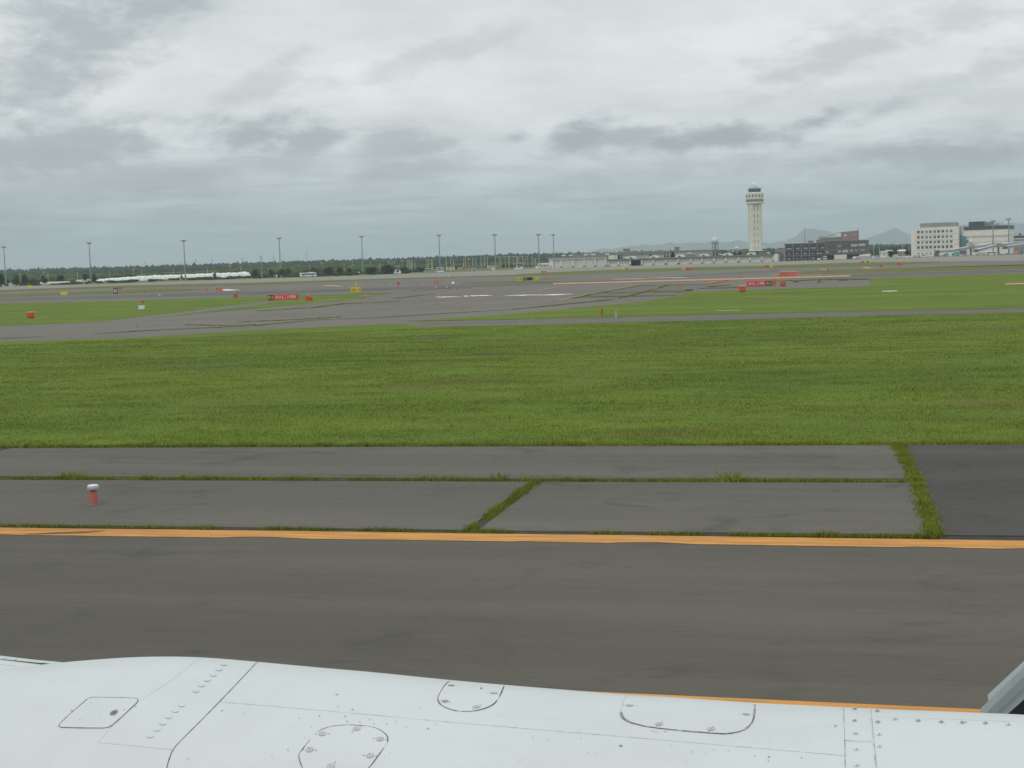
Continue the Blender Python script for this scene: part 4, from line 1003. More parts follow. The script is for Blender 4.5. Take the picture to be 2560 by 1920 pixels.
# ------------------------------------------------------------------ brown office complex
def brown_complex():
    F = Facade(PD(1962.2, 960), PD(2064.5, 953)); Z = lambda x, y: F.at(x, y)[1]; X = lambda x: F.at(x, np.interp(x, [1962, 2168], [650, 646]))[0]
    r = F.root("brown_office", "dark brown three storey office with framed bays and a block on its roof", "building")
    H = Z(2012, 608.2); xe = X(2168)
    MB().box(0, F.L, 1.5, 22, 0, H - .4).build("left_wing", M_BROWN, r)
    MB().box(F.L + .02, xe, .2, 24, 3.0, Z(2110, 603)).build("right_wing", M_BROWN, r)
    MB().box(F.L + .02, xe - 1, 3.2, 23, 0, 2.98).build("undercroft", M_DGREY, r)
    MB().box(F.L - .2, xe + .25, -.1, 24.2, Z(2110, 603), Z(2110, 603) + .35).build("parapet", M_BROWN2, r)
    MB().box(-.3, F.L - .25, -.3, 22.3, H - .38, H + .1).build("left_parapet", M_BROWN2, r)
    n = 5; st = (H - 1.2) / 3
    for i in range(n + 1):
        x = F.L * i / n * .985; MB().box(x, x + .7, -.1, 1.48, 0, H - .42).build("frame_column", M_BROWN2, r)
    for j in range(3):
        z = st * (j + 1) - .3
        for i in range(n):
            xa = F.L * i / n * .985 + .72; xb = F.L * (i + 1) / n * .985 - .02
            MB().box(xa, xb, .0, 1.46, z, z + .4).build("balcony_slab", M_BROWN2, r)
            MB().box(xa, xb, .95, 1.46, z - .9, z - .02).build("shade_panel", M_DGREY, r)
            c = M_BLIND if (j == 2 and i in (0, 1, 2, 3)) else (M_GREYM if (i + j) % 3 else M_GREYL)
            o_ = (.0, .3, .1, .05, .4)[i] if j == 2 else .1
            MB().box(xa + .5 + o_ * 3, xb - .6 - (0 if j == 2 else 1), 1.2, 1.47, z - st + 1.2, z - 1.1).build("window", c, r)
    Zr = lambda q: Z(2110, 560 + q / 9.217); Xr = lambda q: X(1960 + q / 9.217)
    for a, b, t, d_, c in [(1550, 1690, 470, 522, M_BLIND), (1722, 1872, 464, 516, M_BLIND), (978, 1022, 612, 656, M_BLIND), (1250, 1312, 604, 652, M_GREYL), (1345, 1480, 598, 655, M_BLIND), (1530, 1585, 596, 640, M_GREYL),
                           (1625, 1700, 592, 640, M_GREYM), (1750, 1865, 588, 636, M_GREYM), (1020, 1180, 480, 530, M_DGREY), (1230, 1330, 478, 528, M_GREYM), (1370, 1500, 474, 526, M_DGREY), (1060, 1220, 606, 655, M_DGREY)]:
        MB().box(Xr(a), Xr(b), .05, .5, Zr(d_ + 2), Zr(t + 2)).build("window", c, r)
    zt = Z(2070, 604)
    MB().box(Xr(735), Xr(1310), 5, 20, H - .3, Zr(338)).build("penthouse", M_PINK, r)
    MB().box(Xr(790), Xr(1300), 7, 20, Zr(337), Zr(298)).build("penthouse_top", M_PINK, r)
    MB().box(Xr(980), Xr(1312), 1.5, 4.9, Z(2110, 603) + .4, Zr(345)).build("glazed_link", M_GREENR, r)
    for k in range(5): MB().box(Xr(990 + k * 65), Xr(1030 + k * 65), 1.35, 1.5, Zr(398), Zr(366)).build("link_window", M_DGREY, r)
    MB().box(Xr(975), Xr(1320), 1.2, 5, Zr(345), Zr(336)).build("link_roof", M_BROWN, r)
    xa, xb = Xr(1310), Xr(1700); tb = MB(); za, zb = Zr(185), Zr(158)
    tb.add([(xa, 3, H - .4), (xb, 3, H - .4), (xb, 16, H - .4), (xa, 16, H - .4), (xa, 3, za), (xb, 3, zb), (xb, 16, zb), (xa, 16, za)], [(3, 2, 1, 0), (4, 5, 6, 7), (0, 1, 5, 4), (1, 2, 6, 5), (2, 3, 7, 6), (3, 0, 4, 7)])
    t_ = tb.build("roof_block", M_PINK, r)
    MB().box(Xr(1385), Xr(1440), 2.85, 3.0, Zr(275), Zr(250)).build("sign_panel", M_WHITE, t_); MB().box(Xr(1618), Xr(1652), 2.85, 3.0, Zr(265), Zr(238)).build("sign_panel", M_TANB, t_)
    MB().tube((xb + .3, 3, zb), (xb + .3, 3, Zr(95)), .12, n=5).build("aerial", M_GREYM, t_)
    MB().tube((xa - 9, 6, Zr(280)), (xa - .1, 4, Zr(180)), .22, n=5).build("boom", M_GREYM, t_)
    for k in range(7):
        x = Xr(785 + k * 28); MB().tube((x, 9, Zr(298)), (x, 9, Zr(240 + (k % 3) * 14)), .13, n=4).build("rooftop_aerial", M_GREYM, r)
    MB().box(Xr(780), Xr(965), 8.8, 9.2, Zr(276), Zr(270)).build("aerial_rail", M_GREYM, r)
    cb = MB().box(Xr(540), Xr(662), 4, 9, H, Zr(362)).build("rooftop_cabin", M_BEIGE, r); MB().box(Xr(538), Xr(668), 3.6, 9.4, Zr(362), Zr(350)).build("cabin_roof", M_GREENR, cb); MB().box(Xr(548), Xr(655), 3.85, 4.0, Zr(392), Zr(368)).build("cabin_window", M_DGREY, cb)
    m_ = thing("antenna_mast", "thin guyed antenna mast above the brown office's left wing", "antenna mast", F.world(X(2003.8), 26)); zt = Z(2003.8, 569.5) * 1.02
    MB().tube((0, 0, 0), (0, 0, zt), .26, .16, 6).build("pole", M_GREYM, m_)
    for k in range(4): MB().box(-.6, .6, -.05, .05, zt * (.6 + k * .11), zt * (.6 + k * .11) + .12).build("crossarm", M_GREYM, m_)
    # annex at left
    F2 = Facade(PD(1935.5, 990), PD(1961, 988)); s_ = F2.root("brown_annex", "small plain brown block between the garage end and the brown office", "building")
    h = F2.at(1948, 622.3)[1]; MB().box(0, F2.L - .1, 4, 14, 0, h).build("wall", M_PINK, s_)
    for a, b in [(1943.5, 1946.5), (1948, 1951)]: MB().box(F2.at(a, 640)[0], F2.at(b, 640)[0], 3.9, 4.1, F2.at(a, 634.5)[1], F2.at(a, 630)[1]).build("window", M_DGREY, s_)
    # structures in front
    F3 = Facade(PD(2086.5, 930), PD(2117, 928)); s_ = F3.root("cream_container", "long cream container parked under the brown office", "container")
    h = F3.at(2100, 637)[1]; c_ = MB().box(0, F3.L, -3, -.2, .25, h).build("body", M_CREAM, s_)
    for k in range(12): MB().box(F3.L * (k + .3) / 12, F3.L * (k + .5) / 12, -3.06, -3.0, .4, h - .2).build("rib", M_TANB, s_)
    F4 = Facade(PD(2149, 925), PD(2178, 923)); s_ = F4.root("sloped_shed", "cream shed with sloping roof at the brown office's right end", "shed")
    ha, hb_ = F4.at(2150, 637)[1], F4.at(2174, 634)[1]; L = F4.L * .9
    MB().prism([(0, 0), (L, 0), (L, hb_), (0, ha)], -3, 3).build("body", M_CREAM, s_); MB().box(-3.5, L + .4, -3.4, -3.02, 0, 1.9).build("low_wall", M_GREYL, s_)
    F5 = Facade(PD(2176, 930), PD(2198, 928)); s_ = F5.root("dark_roofed_shed", "low shed with a black roof right of the cream shed", "shed")
    MB().box(0, F5.L, 0, 4, 0, 2.2).build("body", M_GREYL, s_); MB().box(-.4, F5.L + .3, -.6, 4.5, 2.2, F5.at(2185, 636)[1]).build("roof", M_DGREY, s_); MB().box(1, 2.6, -.06, 0, .1, 1.9).build("door", M_WHITE, s_)
brown_complex()

# ------------------------------------------------------------------ white office, windowless block, teal link
def right_blocks():
    F = Facade(PD(2289, 985), PD(2397, 975)); Z = lambda x, y: F.at(x, y)[1]; X = lambda x: F.at(x, np.interp(x, [2289, 2397], [640, 638]))[0]
    r = F.root("white_office", "cream five storey office with rows of small square windows", "building")
    q = lambda x, y: (2260 + x / 7.373, 540 + y / 7.373)
    H = Z(*q(610, 215)); dp = 24
    MB().box(0, F.L, 0, dp, 0, H).build("wall", M_CREAM, r)
    MB().box(-3.2, -.02, 3.2, dp - 2, 0, H - 1.2).build("side_wing", M_CREAM2, r)
    cols = [268, 342, 420, 492, 570, 642, 720, 796, 873]; rows = [297, 397, 490, 583, 696]
    for j, rw in enumerate(rows):
        z = Z(*q(268, rw)); zj = z - (28 / 7.373) * mpp(F.o) * 1.0
        MB().box(-.06, F.L + .06, -.07, dp + .06, zj - 1.05, zj - .9).build("joint_line", M_TAUPE, r)
        for i, c in enumerate(cols):
            if j == 4 and i > 3: continue
            x = X(q(c, 0)[0]); wv = 23 / 7.373 * mpp(F.o) * .98
            k = (i * 7 + j * 5 + i * j) % 5; m_ = M_BLIND if j == 4 else (M_GLASS, M_GLASS2, M_DGREY, M_GLASS2, M_GREYM)[k]
            w_ = MB().box(x - wv, x + wv, -.05, .4, z - 1.0 * wv, z + 1.05 * wv).build("window", m_, r)
            MB().box(x - wv - .12, x + wv + .12, -.16, -.05, z - 1.0 * wv - .22, z - 1.0 * wv - .02).build("sill", M_CREAM2, w_)
            MB().box(x - .05, x + .05, -.1, -.05, z - wv, z + wv * 1.05).build("mullion", M_GREYL, w_)
    # curved plant screen on the roof
    xa, xb = X(q(292, 0)[0]), X(q(955, 0)[0]); h1 = Z(*q(600, 125)); nn = 14; V = []; ln_ = xb - xa
    for k in range(nn + 1):
        t = k / nn; x = xa + ln_ * t; y = 3.0 - 2.4 * math.sin(math.pi * t * .8 + .3); V.append((x, y))
    poly = V + [(xb, dp - 3), (xa, dp - 3)]
    n = len(poly); MB().add([(x, y, H) for x, y in poly] + [(x, y, h1) for x, y in poly], [tuple(range(n - 1, -1, -1)), tuple(range(n, 2 * n))] + [(i, (i + 1) % n, (i + 1) % n + n, i + n) for i in range(n)]).build("plant_screen", M_TAUPE, r)
    MB().box(-.1, F.L + .1, -.1, dp, H, H + .35).build("parapet", M_CREAM2, r)
    b0 = F.at(2410.5, 640)[0]
    F2 = Facade(PD(2410.5, 980), PD(2519.7, 968)); Z2 = lambda x, y: F2.at(x, y)[1]; X2 = lambda x: F2.at(x, 639)[0]
    s_ = F2.root("windowless_block", "tall pale windowless block with a dark grey top band at right", "building")
    Hw = Z2(*q(1510, 249)); Ht = Z2(*q(1510, 183))
    MB().box(0, F2.L, 0, 26, Z2(*q(1110, 388)), Hw).build("wall", M_CREAM, s_); MB().box(X2(2415), F2.L - .1, .6, 26, 0, Z2(*q(1110, 388)) - .02).build("lower_wall", M_CREAM, s_)
    MB().box(-.3, F2.L + .3, -.3, 26.3, Hw + .02, Ht).build("dark_band", M_DGREY, s_)
    for y in (362, 478):
        z = Z2(*q(1510, y)); MB().box(X2(2415), F2.L + .05, -.06 if y == 362 else .5, 26.05, z, z + .16).build("joint_line", M_TAUPE, s_)
    for x in (1290, 1480, 1640, 1785): xx = X2(q(x, 0)[0]); MB().box(xx, xx + .12, -.05, .1, Z2(*q(1110, 388)), Hw - .02).build("joint_line", M_CREAM2, s_)
    MB().box(X2(q(1200, 0)[0]), X2(q(1270, 0)[0]), -.8, .6, Z2(*q(1230, 486)), Z2(*q(1230, 438))).build("oriel", M_CREAM2, s_)
    MB().box(X2(q(1165, 0)[0]), X2(q(1185, 0)[0]), -.1, .62, Z2(*q(1175, 486)), Z2(*q(1175, 442))).build("slot_window", M_BROWN, s_)
    p = MB().box(X2(q(1180, 0)[0]), X2(q(1450, 0)[0]), 3, 18, Ht, Z2(*q(1300, 112))).build("plant_room", M_DGREY, s_)
    MB().box(X2(q(1190, 0)[0]), X2(q(1440, 0)[0]), 2.6, 18, Z2(*q(1300, 111)), Z2(*q(1300, 100))).build("plant_roof", M_GREYM, p)
    MB().box(X2(q(1452, 0)[0]), X2(q(1560, 0)[0]), 5, 18, Ht, Z2(*q(1500, 112))).build("plant_annex", M_GREYM, s_)
    for k in range(9):
        x = X2(q(1560 + k * 33, 0)[0]); MB().tube((x, 2, Ht), (x, 2, Z2(*q(1600, 128))), .12, n=4).build("rail_post", M_GREYM, s_)
    MB().box(X2(q(1555, 0)[0]), X2(q(1835, 0)[0]), 1.9, 2.1, Z2(*q(1600, 132)), Z2(*q(1600, 126))).build("top_rail", M_GREYM, s_)
    MB().box(X2(q(1650, 0)[0]), X2(q(1710, 0)[0]), 6, 9, Ht, Z2(*q(1680, 140))).build("roof_unit", M_GREYL, s_)
    F3 = Facade(F.world(F.L + .3, 6), F.world(X(2413.6), 6)); t_ = F3.root("glass_link", "dark teal glass building between the office and the windowless block", "building")
    ha, hb_ = F3.at(2398, 585.5)[1], F3.at(2413, 592.5)[1]; MB().prism([(0, 0), (F3.L, 0), (F3.L, hb_), (0, ha)], 0, 14).build("glass_wall", M_TEAL, t_)
    for k in range(6): MB().box(0, F3.L, -.06, -.01, 2 + k * 2, 2.1 + k * 2).build("transom", M_GREYM, t_)
    F4 = Facade(PD(2521, 1150), PD(2640, 1150)); u_ = F4.root("grey_terminal", "grey flat terminal roof at the far right edge behind the jet bridges", "building")
    MB().box(0, F4.L, 0, 40, 0, F4.at(2540, 591.5)[1]).build("wall", M_GREYM, u_); MB().box(-1, F4.L, -2, 40, F4.at(2540, 591.3)[1], F4.at(2540, 589.5)[1]).build("roof", M_DGREY, u_)
    MB().box(F4.at(2552, 590)[0], F4.at(2556, 590)[0], 2, 5, F4.at(2540, 589.3)[1], F4.at(2540, 583)[1]).build("chimney", M_PINK, u_)
    for (a, b, yt, yb, d_, lab, mw, mr) in [(2205, 2217, 629, 643, 1040, "narrow pale house with gable beside the dark roofed shed", M_WHITE, M_GREYL), (2218, 2232, 626.5, 643, 1060, "pale green roofed house in front of the trees", M_GREENR, M_GREENR),
                                            (2249, 2265, 625.5, 640, 1100, "house with pale flat roof and dark lower storey nearest the white office", M_PINK, M_WHITE)]:
        Fh = Facade(PD(a, d_), PD(b, d_)); h_ = thing("small_house", lab, "house", Fh.o, Fh.rz, "small houses before the wood")
        t = Fh.at(a, yt + 2.5)[1]; MB().box(0, Fh.L, 0, 6, 0, t).build("wall", mw, h_)
        MB().prismx([(-.5, t), (6.5, t), (3, t + 1.1)], -.4, Fh.L + .4).build("roof", mr, h_); MB().box(Fh.L * .3, Fh.L * .6, -.06, .1, t * .45, t * .75).build("window", M_DGREY, h_)
right_blocks()
# ------------------------------------------------------------------ masts and poles
M_MAST = W('blue_grey_mast', (.22, .28, .32), rough=.5, var=.1, scale=.4)
def mast(px, top, by, label, D=None, small=False):
    b = G(px, by) if D is None else PD(px, D); m = mpp(b)
    base_y = by if D is None else hy(px) + F_PX * EYE / D
    H = (base_y - top) * m
    r = thing("floodlight_mast", label, "floodlight mast", b, facing(b) + random.uniform(-.2, .2), "apron floodlight masts")
    MB().tube((0, 0, 0), (0, 0, H - .8), .46, .24, 8).build("pole", M_MAST, r)
    MB().box(-.9, .9, -.9, .9, 0, .5).build("footing", M_PIERB, r)
    fr = MB().tube((-1.35, 0, H - .75), (1.35, 0, H - .75), .09, n=5).tube((0, -1.0, H - .75), (0, 1.0, H - .75), .09, n=5).box(-.5, .5, -.5, .5, H - .95, H - .6).build("head_frame", M_GREYM, r)
    for k in range(6 if not small else 4):
        a = 2 * math.pi * k / (6 if not small else 4) + .3; x, y = math.cos(a) * 1.15, math.sin(a) * .9
        MB().frust(x, y, H - .75, H + .15, .34, .30, .50, .42).build("floodlight", M_GREYL, r)
    MB().tube((0, 0, H - .6), (0, 0, H + .35), .05, n=4).build("lightning_rod", M_GREYM, r)
for i, (x, t, b, lab) in enumerate([(15, 617, 714, "floodlight mast at the far left edge of the apron"), (228, 607, 707.5, "floodlight mast left of the long white covered mound"),
        (464, 601, 701, "floodlight mast rising in front of the white covered mound"), (702, 595, 692.5, "floodlight mast just left of the white bus"),
        (907.5, 591, 684.5, "floodlight mast right of the white bus, left of the first boarding stairs"), (1100.5, 588, 679, "floodlight mast behind the white luggage truck"),
        (1239.5, 586, 675, "floodlight mast beside the parked red and white coach"), (1348.5, 586, 671.3, "floodlight mast just left of the tall garage")]):
    mast(x, t, b, lab)
mast(1385.5, 586.5, 0, "floodlight mast rising behind the tall garage's left end", 1120)
mast(2483, 552, 0, "shorter floodlight mast in front of the windowless block", 915, True)
mast(2522, 547, 0, "floodlight mast at the right end of the windowless block", 905)
def plain_mast(px, top, by, label, w_=.35):
    b = G(px, by); H = (by - top) * mpp(b); r = thing("steel_pole", label, "pole", b)
    MB().tube((0, 0, 0), (0, 0, H), w_, w_ * .6, 6).build("pole", M_GREYM, r); MB().box(-.6, .6, -.4, .4, H, H + .3).build("cap", M_GREYM, r)
plain_mast(655, 641.5, 696, "bare grey steel pole left of the fourth floodlight mast")
# pale lamp poles
def lamp(px, top, foot, arm=0, D=1330, lab=None, grp=None, th=.19):
    b = PD(px, D); m = mpp(b); H = (hy(px) + F_PX * EYE / D - top) * m
    r = thing("lamp_pole", lab or "pale yellow lamp pole standing among others beyond the apron", "lamp pole", b, facing(b), grp or "pale lamp poles beyond the apron")
    MB().tube((0, 0, 0), (0, 0, H), th, th * .8, 5).build("pole", M_POLEY, r)
    if arm: MB().box(-arm * 1.9 if arm > 0 else -.2, .2 if arm > 0 else -arm * 1.9, -.15, .15, H, H + .28).build("lamp_arm", M_POLEY, r)
    else: MB().box(-.45, .45, -.2, .2, H, H + .25).build("lamp_head", M_POLEY, r)
ORD = ["first", "second", "third", "fourth", "fifth", "sixth", "seventh", "eighth", "ninth", "tenth", "eleventh", "twelfth", "thirteenth", "fourteenth"]
for grp, L_ in [("above the first boarding stairs", [(971, 652.6), (976, 652.6), (981.5, 653.6), (987, 653.6)]), ("in the cluster right of the first boarding stairs", [(1019, 651), (1023, 650), (1025.5, 650.5), (1029, 652), (1031.3, 652), (1038, 654)]),
                ("above the leftmost parked coach", [(1068, 648.6), (1072.6, 650), (1079.5, 649.2), (1081.4, 649.2)]), ("behind the white parked coach", [(1116, 647.6), (1127.5, 647.6), (1134.7, 647.6)]),
                ("behind the pink coach", [(1159.3, 647.5), (1163.7, 646)]), ("behind the blue coach", [(1182.5, 646), (1190.4, 645.6), (1203, 644), (1212.5, 643.6), (1219.5, 643.6)]), ("beside the fifth floodlight mast", [(882, 654), (928, 653.4)])]:
    for i, (x, t) in enumerate(L_): lamp(x, t, 0, 0, 1330, "yellowish lamp pole, %s from left %s" % (ORD[i], grp), "pale lamp poles beyond the apron")
for i, (x, t, a) in enumerate([(1248.5, 642.5, 1), (1253.3, 642.5, 1), (1263.8, 642.5, 1), (1271.5, 642, 1), (1274.8, 642, 1), (1284.8, 641.7, 1), (1291.5, 641.5, 1), (1294.5, 641.5, 1), (1307.8, 641.5, 1), (1312.6, 648.5, -1), (1320, 642.5, 1), (1330, 644, -1), (1335.2, 649.5, -1), (1339.2, 647.5, -1)]):
    lamp(x, t, 0, a, 1330, "pale lamp pole with side arm, %s from the left before the tall garage" % ORD[i], "arm lamps left of the tall garage")
for i, (x, t) in enumerate([(51, 684), (121, 684), (195, 682), (275, 678), (355, 676), (435, 674.5), (519, 671), (603, 668.5), (775, 664), (861, 660), (950.5, 660)]):
    lamp(x, t, 0, 0, 1150, "thin short lamp pole in the scrub, %s of these from the left" % ORD[i], "thin lamps in the scrub", .13)
for x, t, lab in [(2184.5, 613.5, "tall pale pole before the wood right of the brown office"), (2198.5, 620, "grey lamp pole before the wood, left of the small houses"), (2256.5, 613.5, "tall pale pole behind the small house by the white office"), (2273, 618, "thin pole against the wood just left of the white office")]:
    lamp(x, t, 0, 0, 1080, lab, "poles before the wood", .16)
# amber diamond boards on posts
for i, (x, y, by) in enumerate([(110.5, 681, 706), (335.3, 673, 701), (576, 665, 693), (805.5, 658, 686), (1006, 652, 679), (1172.5, 647.5, 676), (1298, 645.5, 674)]):
    b = G(x, by); m = mpp(b); H = (by - y) * m; s_ = 4.3 * m
    names = ["first", "second", "third", "fourth", "fifth", "sixth", "seventh"]
    r = thing("warning_board", "amber diamond board on a post, %s from the left along the apron" % names[i], "warning board", b, facing(b), "amber diamond boards along the apron")
    MB().tube((0, 0, 0), (0, 0, H - s_ * .7), .13, n=5).build("post", M_GREYL, r)
    MB().prism([(0, H - s_), (s_, H), (0, H + s_), (-s_, H)], -.08, .08).build("board", M_AMBER, r)
    MB().prism([(0, H - s_ * .5), (s_ * .5, H), (0, H + s_ * .5), (-s_ * .5, H)], -.12, -.08).build("inner_diamond", W("dark_amber", (.36, .14, .03), var=.1), r)

# ------------------------------------------------------------------ vehicles
def wheels(r, xs, y0, y1, rad):
    for x in xs:
        for y in (y0, y1):
            w_ = MB().tube((x, y - .14, rad), (x, y + .14, rad), rad, n=14).build("wheel", M_TYRE2, r)
            MB().tube((x, y - .17, rad), (x, y + .17, rad), rad * .55, n=10).build("rim", M_GREYL, w_)
def coach(loc, rz, L, H, label, body, roof=None, name="coach", win=M_GLASS, stripe_m=None, group=None, cat="bus", hood=None):
    r = thing(name, label, cat, loc, rz, group); z0 = .38; w2 = 1.25
    prof = [(-L / 2, z0), (L / 2, z0), (L / 2, H * .62), (L / 2 - .22, H * .93), (L / 2 - .5, H), (-L / 2 + .15, H), (-L / 2, H * .95)]
    MB().prism(prof, -w2, w2).build("body", body, r, bevel=.06)
    MB().box(-L / 2 + .9, L / 2 - .35, -w2 - .025, w2 + .025, H * .50, H * .80).build("window_band", win, r)
    for k in range(int(L / 1.5)):
        x = -L / 2 + 1.7 + k * 1.5
        if x < L / 2 - .5: MB().box(x - .04, x + .04, -w2 - .05, w2 + .05, H * .50, H * .80).build("window_post", body if k % 2 else M_DGREY, r)
    MB().box(-L / 2 - .03, -L / 2, -w2 + .15, w2 - .15, H * .45, H * .86).build("windscreen", win, r)
    if roof: MB().box(-L / 2 + .3, L / 2 - .5, -w2 - .01, w2 + .01, H * .86, H + .04).build("roof", roof, r)
    if hood: MB().box(L * .0, L * .36, -.9, .9, H + .02, H + .28).build("roof_unit", hood, r)
    if stripe_m: MB().box(-L / 2 + .3, L / 2 - .1, -w2 - .03, w2 + .03, H * .22, H * .40).build("side_stripe", stripe_m, r)
    wheels(r, (-L / 2 + L * .23, L / 2 - L * .22), -w2 + .1, w2 - .1, .48)
    return r
b = G(770.5, 692.7); m = mpp(b)
coach(b, facing(b) + .02, 41.5 * m, 11.2 * m, "white airport bus driving along the far edge of the apron", M_WHITE, name="bus", hood=M_WHITE)
def parked(px0, px1, ytop, lab, body, roof=None, D=1270, stripe_m=None, grp="coaches parked in the lot", cat="coach"):
    pm = (px0 + px1) / 2; b = PD(pm, D); m = mpp(b); H = (hy(pm) + F_PX * EYE / D - ytop) * m
    return coach(b, facing(b), (px1 - px0) * m, H, lab, body, roof, "coach", M_GLASS, stripe_m, grp, cat)
parked(1062.5, 1078.5, 670.8, "pale blue and white coach parked at the left end of the lot", M_BLUE, M_WHITE, 1240)
parked(1079, 1086, 670.5, "small cream minibus beside the leftmost parked coach", M_BEIGE, None, 1240, None, None, "minibus")
parked(1090, 1100, 667.8, "blue grey coach half hidden by a floodlight mast", M_PURP, M_WHITE, 1260)
parked(1101.5, 1111.5, 668, "cream coach just right of the floodlight mast", M_BEIGE, M_WHITE, 1262)
parked(1115.5, 1137, 667.2, "white coach with long dark windows, fifth in the parked row", M_WHITE, M_WHITE, 1265)
parked(1144, 1153.5, 669, "short white minibus between the white and the pink coach", M_WHITE, None, 1265, None, None, "minibus")
parked(1153.8, 1181, 666.2, "long dull pink coach in the parked row", M_PINKC, M_PINKC, 1275)
parked(1188, 1214, 665.6, "long blue coach in the parked row", M_BLUE, M_BLUE, 1275)
parked(1218, 1239, 664.4, "large white coach at the right end of the parked row", M_WHITE, M_WHITE, 1280)
parked(1239.6, 1251, 664.3, "dull red coach end beside the large white coach", M_PINKC, M_WHITE, 1290)

def boarding_stairs(px0, px1, ytop, by, lab):
    b = G((px0 + px1) / 2, by); m = mpp(b); r = thing("boarding_stairs", lab, "boarding stairs", b, facing(b)); W_ = (px1 - px0) * m; H = (by - ytop) * m
    MB().box(-W_ * .28, W_ * .48, -1.1, 1.1, .45, 1.05).build("chassis", M_WHITE, r)
    MB().prism([(W_ * .22, 1.06), (W_ * .5, 1.06), (W_ * .46, 1.9), (W_ * .24, 2.1)], -1.0, 1.0).build("cab", M_WHITE, r)
    MB().prism([(-W_ * .5, .35), (-W_ * .36, .35), (-W_ * .02, H * .56), (-W_ * .16, H * .62)], -.95, .95).build("stair_flight", M_WHITE, r)
    for k in range(8):
        t = k / 8; x = -W_ * .50 + W_ * .34 * t; MB().box(x, x + W_ * .05, -.8, .8, .45 + H * .52 * t, .5 + H * .54 * t).build("step", M_GREYM, r)
    MB().box(-W_ * .12, W_ * .40, -1.05, 1.05, H * .52, H * .62).build("landing", M_GREYM, r)
    MB().box(-W_ * .10, W_ * .42, -1.0, 1.0, H * .62, H * .90).build("canopy", W("canopy_dark", (.10, .10, .13), var=.1), r)
    MB().box(-W_ * .20, W_ * .44, -1.1, 1.1, H * .90, H).build("canopy_roof", M_GREYL, r)
    for x in (-.02, .18, .36): MB().box(W_ * x - .1, W_ * x + .1, -.9, .9, 1.05, H * .52).build("support", M_GREYM, r)
    wheels(r, (-W_ * .18, W_ * .36), -.95, .95, .45)
boarding_stairs(984, 1002.5, 664.8, 685.5, "white mobile boarding stairs with dark canopy left of the parked coaches")
boarding_stairs(1285.5, 1307.5, 657.3, 675.3, "white mobile boarding stairs with dark canopy left of the tall garage")
def truck(px0, px1, ytop, by, lab, cabside=-1, body=M_WHITE, bed=M_WHITE, bedh=.55, cat="truck", name="service_truck", D=None):
    pm = (px0 + px1) / 2; b = G(pm, by) if D is None else PD(pm, D); m = mpp(b)
    if D is not None: by = hy(pm) + F_PX * EYE / D
    L = (px1 - px0) * m; H = (by - ytop) * m; r = thing(name, lab, cat, b, facing(b)); s_ = cabside
    xa, xb = sorted((s_ * L / 2, s_ * L * .17)); MB().box(xa, xb, -1, 1, .35, H).build("cab", body, r, bevel=.08)
    MB().box(xa + .15, xb - .15, -1.03, 1.03, H * .58, H * .88).build("side_window", M_GLASS, r)
    xa, xb = sorted((s_ * L * .165, -s_ * L / 2)); MB().box(xa, xb, -1.05, 1.05, .45, H * bedh).build("bed", bed, r, bevel=.05)
    wheels(r, (-L * .33, L * .30), -.9, .9, .4); return r
truck(1089.8, 1109, 673.2, 682.4, "white luggage truck with raised cab at its left end, on the apron")
b = G(1180.5, 679); m = mpp(b)
r = truck(1171.5, 1189.5, 675.5, 679.3, "small cream baggage tug with canopy, below the pink coach", -1, M_BEIGE, M_BEIGE, .6, "baggage tug", "baggage_tug"); MB().box(-.6, 2.6, -.9, .9, 2.0, 2.2).build("canopy", M_WHITE, r)
for x in (-.4, 2.4): MB().box(x - .06, x + .06, -.8, .8, 1.0, 2.0).build("canopy_post", M_GREYL, r)
truck(1361.5, 1381, 664.5, 672.3, "white luggage truck parked at the tall garage's left corner", 1, M_WHITE, M_BEIGE, .6)
F = Facade(PD(1339, 1060), PD(1374, 1055)); r = F.root("site_office", "low white flat roofed shelter left of the tall garage", "shelter"); h = F.at(1355, 658)[1]
MB().box(F.L * .12, F.L, 0, 5, 0, h * .72).build("wall", M_BEIGE, r); MB().box(F.L * .14, F.L, -.6, 5.6, h * .72, h).build("roof", M_WHITE, r); MB().box(0, F.L * .12, 0, 4, 0, h * .5).build("side_wall", M_WHITE, r)
for k in range(4): MB().box(F.L * (.2 + k * .2), F.L * (.3 + k * .2), -.06, 0, h * .2, h * .55).build("opening", M_GREYM, r)

def cabinet(px, w_px, ytop, by, lab, m_=M_BEIGE, cat="equipment cabinet", D=None):
    b = G(px, by); m = mpp(b); w_ = w_px * m / 2; H = (by - ytop) * m; r = thing("equipment_cabinet", lab, cat, b, facing(b))
    MB().box(-w_, w_, -w_ * .7, w_ * .7, .1, H).build("body", m_, r, bevel=.03); MB().box(-w_ - .08, w_ + .08, -w_ * .7 - .08, w_ * .7 + .08, H, H + .12).build("lid", M_GREYL, r)
    MB().box(-w_ * .8, w_ * .8, -w_ * .7 - .05, -w_ * .7, .3, H * .9).build("door", m_, r); MB().box(-w_ - .1, w_ + .1, -w_ * .8, w_ * .8, 0, .1).build("plinth", M_PIERB, r)
cabinet(8, 5, 707.5, 716.5, "beige cabinet beside the leftmost floodlight mast")
cabinet(214.5, 11, 701.5, 709.5, "wide beige cabinet beside the second floodlight mast")
cabinet(452.5, 4.6, 691, 702, "narrow beige cabinet under the third floodlight mast")
cabinet(691.5, 4.4, 686.5, 694.3, "beige cabinet left of the fourth floodlight mast")
cabinet(686, 4.0, 689, 694.5, "small pinkish cabinet beside the beige one, left of the bus", M_PINK)
cabinet(702.5, 3, 689.5, 693.5, "small white box at the foot of the fourth floodlight mast", M_WHITE)
cabinet(897.5, 5, 679.5, 687.5, "beige cabinet left of the fifth floodlight mast")
